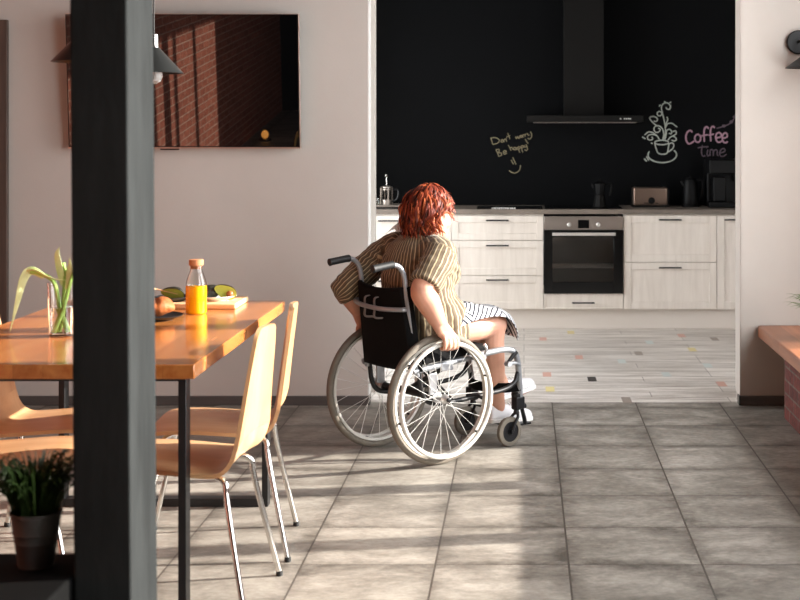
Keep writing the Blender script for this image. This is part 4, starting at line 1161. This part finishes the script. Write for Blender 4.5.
for s in (-1, 1):
    hip = V((.03, s*.085, .590))
    B.tube(catmull([hip, hip.lerp(KN[s], .5)+V((0, s*.005, .004)), hip.lerp(KN[s], .8), KN[s]], 5), [.088]*2+[.087, .086, .085, .083, .081, .079, .077, .074, .072, .069, .067, .066, .065, .064], 20)
    p = catmull([KN[s], KN[s].lerp(AN[s], .28)+V((-.014, 0, 0)), KN[s].lerp(AN[s], .65)+V((-.004, 0, 0)), AN[s]], 5)
    B.tube(p, [.064, .063, .061, .060, .060, .060, .059, .057, .054, .050, .047, .043, .040, .038, .037, .037], 18)
    B.ell(KN[s]+V((.008, 0, 0)), .064)
    toe = V((.19, -.01, -.045)) if s < 0 else V((.205, -.004, .000))
    B.tube([AN[s], AN[s]+V((.01, 0, -.035)), AN[s]+toe*.55+V((0, 0, -.030)), AN[s]+toe*.9+V((0, 0, -.022))], [.036, .034, .030, .022], 14)
pm = bake(B, .0045, 3, 'person')
person = bpy.data.objects.new('person', pm); COL.objects.link(person)
person.location = (WX, WYc, 0); person.rotation_euler = (0, 0, WA); pm.materials.append(M['skin'])
tag(person, 'woman with short red hair seated in the wheelchair, seen from behind, gripping the wheel rims', 'person')
for s in (-1, 1):
    MB().ell(HC+V((.0865, s*.030, .012)), .011, 16, 12).build('eye', M['white_cloth'], person)
    MB().tube([HC+V((.094, s*.014, .033)), HC+V((.096, s*.030, .038)), HC+V((.084, s*.048, .034))], .003, 6).build('eyebrow', M['hair'], person)

# blouse: torso and sleeves in one piece
def seg_d(p, a, b):
    ab = b-a; t = max(0, min(1, (p-a).dot(ab)/ab.length_squared)); return (p-(a+ab*t)).length, t
SB = MB()
ST = [(.545, .086, .194, .228), (.58, .084, .192, .228), (.64, .080, .188, .224), (.70, .070, .176, .208), (.735, .056, .166, .186), (.775, .044, .154, .175), (.84, .054, .164, .180),
      (.90, .056, .152, .182), (.95, .050, .124, .176), (.985, .048, .100, .150), (1.012, .052, .078, .105), (1.032, .058, .064, .074)]
SB.rings([ering(cx, 0, z, rx, ry, 32) for z, cx, rx, ry in ST])
SB.ell((.150, -.075, .845), (.070, .080, .075)); SB.ell((.150, .075, .845), (.070, .080, .075))
sl = {}
for s in (-1, 1):
    a, b = SH[s], EL_[s]
    e = a.lerp(b, .90 if s < 0 else 1.0)
    sl[s] = (a, e)
    if s > 0: SB.tube([a.lerp(e, .8), e+V((-.004, .004, 0)), e.lerp(WRI[s], .30)], [.073, .076, .072], 22)
    SB.tube(catmull([a+V((.005, -s*.07, .0)), a+V((0, 0, -.004)), a.lerp(e, .45)+V((0, s*.012, .004)), e], 4), [.082, .082, .082, .081, .080, .079, .078, .077, .076, .075, .075, .076, .077], 22)
sm = bake(SB, .0065, 5, 'shirt')
for v in sm.vertices:
    p = v.co.copy(); nn = v.normal
    near = min(seg_d(p, *sl[s])[0] for s in (-1, 1))
    q = V((p.x*1.0+p.y*.6, p.y, p.z*1.6))
    w = .007*noise.noise(q*13)+.004*noise.noise(q*31)
    # gathered folds at the armpit and towards the hem
    fo = math.exp(-((p.z-.90)/.06)**2)*math.exp(-((abs(p.y)-.17)/.05)**2)
    w += .008*fo*math.sin((p.z*1.3+p.x*.9)*95)
    hem = max(0, min(1, (.74-p.z)/.16))
    w += hem*.008*math.sin(math.atan2(p.y, p.x-.05)*17+p.z*9)
    v.co = p+nn*w
at_ = sm.attributes.new('stripe', 'FLOAT', 'POINT')
vals = []
for v in sm.vertices:
    p = v.co; best = None
    for s in (-1, 1):
        d, t = seg_d(p, *sl[s])
        if t > .02 and d < .105 and abs(p.y) > .165:
            a, e = sl[s]; ax = (e-a).normalized(); r = p-a; r = r-ax*r.dot(ax)
            b1 = ax.cross(V((0, 1, 0))).normalized(); b2 = ax.cross(b1)
            best = math.atan2(r.dot(b1), r.dot(b2))*.078
    if best is None: best = math.atan2(p.y, -(p.x-.055))*.165*(1 if p.x < .06 else 1)+.0
    vals.append(best)
at_.data.foreach_set('value', vals)
sm.materials.append(M['shirt'])
shirt = bpy.data.objects.new('shirt', sm); COL.objects.link(shirt); shirt.parent = person; shirt['label'] = 'striped brown and khaki blouse'
MB().tube([V((.060+.066*math.cos(w), .076*math.sin(w), 1.036+.010*math.cos(w+PI))) for w in [2*PI*i/28 for i in range(28)]], .012, 8, closed=True, flat=1.3).build('neckband', M['shirt'], person)
cl = MB(); rg = []
for i in range(11):
    t = i/10; rg.append([])
    for j in range(9):
        k = j/8                                   # along the shoulder, neck to sleeve
        v_ = .105+.175*k; u = .015+.035*k+.060*t
        z = 1.000+.030*math.sin(min(1, t*1.15)*PI*.5)+.052*min(1, k/.30)-.055*max(0, k-.3)/.7+.009*noise.noise(V((u*34, v_*34, 3)))
        rg[-1].append(V((u, v_, z)))
cl.rings(rg, cap=False, closed_ring=False)
cl.build('collar', M['thin_cloth'], person, sub=1)['label'] = 'crumpled white collar on the left shoulder'

# skirt over the lap
sk = MB(); cu = []; rg = []
SKS = [(.02, .215, .585, .690, .50), (.12, .216, .605, .696, .50), (.22, .214, .626, .694, .495), (.32, .208, .634, .684, .49), (.40, .198, .628, .672, .485), (.455, .188, .606, .656, .48), (.492, .180, .570, .622, .475), (.512, .176, .535, .575, .47), (.516, .174, .500, .520, .465)]
nS = 26
for u, hw, zr, zt, zl in SKS:
    ctrl = [V((u, -hw, zr)), V((u, -hw*.93, zr+(zt-zr)*.55)), V((u, -hw*.66, zt-.004)), V((u, -hw*.42, zt)), V((u, 0, zt-.014)), V((u, hw*.42, zt)), V((u, hw*.78, zt-.02)), V((u, hw, zt-.07)), V((u, hw*1.03, (zl+zt-.07)/2)), V((u, hw*1.03, zl))]
    pp_ = catmull(ctrl, 3)
    rg.append(pp_)
# refine along u
R2 = []
cols = [catmull([r[j] for r in rg], 4) for j in range(len(rg[0]))]
R2 = [[cols[j][i] for j in range(len(cols))] for i in range(len(cols[0]))]
uv = []
dist_u = 0
for i, r in enumerate(R2):
    if i: dist_u += (R2[i][8]-R2[i-1][8]).length
    acc = 0
    for j, p in enumerate(r):
        if j: acc += (r[j]-r[j-1]).length
        uv.append((dist_u, acc, 0))
        p.z += .004*noise.noise(V((p.x*16, p.y*20, 1))); p.x += .004*noise.noise(V((p.x*16, p.y*24, 9)))
sk.rings(R2, cap=False, closed_ring=False)
so_ = sk.build('skirt', M['skirt'], person, solid=.004)
aa = so_.data.attributes.new('cloth', 'FLOAT_VECTOR', 'POINT'); aa.data.foreach_set('vector', [c for t in uv for c in t])
so_['label'] = 'white skirt with a dark maze pattern'

# shoes
for s in (-1, 1):
    a = AN[s]; toe = (V((.19, -.01, -.045)) if s < 0 else V((.205, -.004, .000)))
    d = V((toe.x, toe.y, 0)).normalized(); pitch = math.atan2(toe.z+.03, .19) if s > 0 else math.atan2(-.012, .19)
    base = V((a.x, a.y, (.093 if s < 0 else .178)))
    Mx = Matrix.Translation(base) @ RZ(math.atan2(toe.y, toe.x)) @ RY(-pitch)
    sh = MB()
    prof = [(-.058, .022, .050), (-.052, .032, .078), (-.02, .038, .088), (.03, .040, .080), (.075, .044, .066), (.12, .046, .056), (.16, .044, .048), (.188, .034, .040), (.200, .018, .030)]
    rings = []
    for x, hw, hh in prof:
        rings.append([V((x, hw*c_*(1 if z_ < .6 else .8), .012+hh*z_)) for c_, z_ in ((-.95, 0), (-1, .25), (-.92, .55), (-.6, .88), (0, 1), (.6, .88), (.92, .55), (1, .25), (.95, 0))])
    sh.rings(rings); sh.v = [Mx @ p for p in sh.v]
    ob = sh.build('shoe', M['shoe'], person, sub=2, angle=80)
    so2 = MB(); rings = []
    for x, hw, hh in prof:
        rings.append([V((x*1.015, hw*1.05*c_, z_)) for c_, z_ in ((-1, 0), (-1, .018), (1, .018), (1, 0))])
    so2.rings(rings); so2.v = [Mx @ p for p in so2.v]; so2.build('sole', M['white_cloth'], ob, bevel=.003)
    lc = MB()
    for k in range(4):
        x = .035+.022*k; h = .012+(.080-.0009*1000*(x-.03)*.25)*1.0
        lc.tube([Mx @ V((x, -.022, h-.006)), Mx @ V((x+.008, 0, h+.001)), Mx @ V((x, .022, h-.006))], .0028, 6)
    lc.build('laces', M['white_cloth'], ob)

# hair: tousled chin-length bob built from locks
rh = random.Random(11)
hm = MB(); tone = []
def angd(a, b): return abs((a-b+PI) % (2*PI)-PI)
def tend(al):            # how far down a lock reaches, by direction (0 = face)
    d = abs((al+PI) % (2*PI)-PI)
    if d < .75: t = 1.05+.25*(d/.75)
    elif d < 1.25: t = 1.30+.55*(d-.75)/.5
    elif d < 2.0: t = 1.85+.45*(d-1.25)/.75
    else: t = 2.30+.25*(d-2.0)/1.14
    return t
def hp(al, th, off):
    a, b, c = .104+off, .088+off, .122+off*.85
    bulge = 1+.10*math.exp(-((th-1.5)/.6)**2)*(1 if math.cos(al) < .5 else .4)
    z = c*math.cos(th)
    if th > 1.65: z = c*math.cos(1.65)-(th-1.65)*.118*(1+off)
    rr_ = math.sin(min(th, 1.65))-max(0, th-1.75)*.20
    return HC+V((-.012, 0, .012))+V((a*rr_*bulge*math.cos(al), b*rr_*bulge*math.sin(al), z))
EARR = HC+V((0, -.094, -.012))
cap = []
for i in range(19):
    row = []
    for j in range(48):
        p = hp(2*PI*j/48, .03+(tend(2*PI*j/48)*.93-.03)*i/18, -.012)
        if (p-EARR).length < .042: p = p.lerp(HC+V((-.01, 0, 0)), .30)
        row.append(p)
    cap.append(row)
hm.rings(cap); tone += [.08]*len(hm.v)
for k in range(2100):
    al = rh.uniform(-PI, PI); te = tend(al)*rh.uniform(.80, 1.07)
    t0 = rh.uniform(.02, .8)*te if rh.random() < .8 else rh.uniform(.0, .3)
    t1 = min(te, t0+rh.uniform(.7, 1.5))
    if t1-t0 < .3: t0 = max(0, t1-.55)
    # neighbouring locks share their sweep, so the hair falls in wavy clumps
    cl_ = noise.noise(V((math.cos(al)*2.2, math.sin(al)*2.2, t0*1.6)))
    sw = .9*cl_+rh.uniform(-.18, .18)+(.30 if math.sin(al) > 0 else -.30)*(1 if abs(al) < 1.7 else .2)
    ph = 5.0*cl_+rh.uniform(-.7, .7); wv = rh.uniform(.05, .17); fr_ = rh.uniform(4.5, 7.5)
    of0 = rh.uniform(-.010, .016)+.012*noise.noise(V((math.cos(al)*3, math.sin(al)*3, t0*3+7)))
    fly = rh.random() < .07
    pts = []; rad = []; n = 18
    for i in range(n):
        t = i/(n-1); th = t0+(t1-t0)*t
        of = of0+.009*math.sin(ph+fr_*t)+(.018*max(0, t-.55)/.45 if th > 1.8 else 0)+(.016*t*t if fly else 0)
        a2 = al+sw*t+wv*math.sin(ph*1.3+fr_*t)/max(.4, math.sin(th))
        pts.append(hp(a2, max(.02, th), of)); rad.append((.0026 if fly else .0052)*(math.sin(PI*min(1, .12+t*.86))**.6)*rh.uniform(.85, 1.15))
    if any((p-EARR).length < .036 for p in pts): continue
    b0 = len(hm.v); hm.tube(pts, rad, 5, flat=.5)
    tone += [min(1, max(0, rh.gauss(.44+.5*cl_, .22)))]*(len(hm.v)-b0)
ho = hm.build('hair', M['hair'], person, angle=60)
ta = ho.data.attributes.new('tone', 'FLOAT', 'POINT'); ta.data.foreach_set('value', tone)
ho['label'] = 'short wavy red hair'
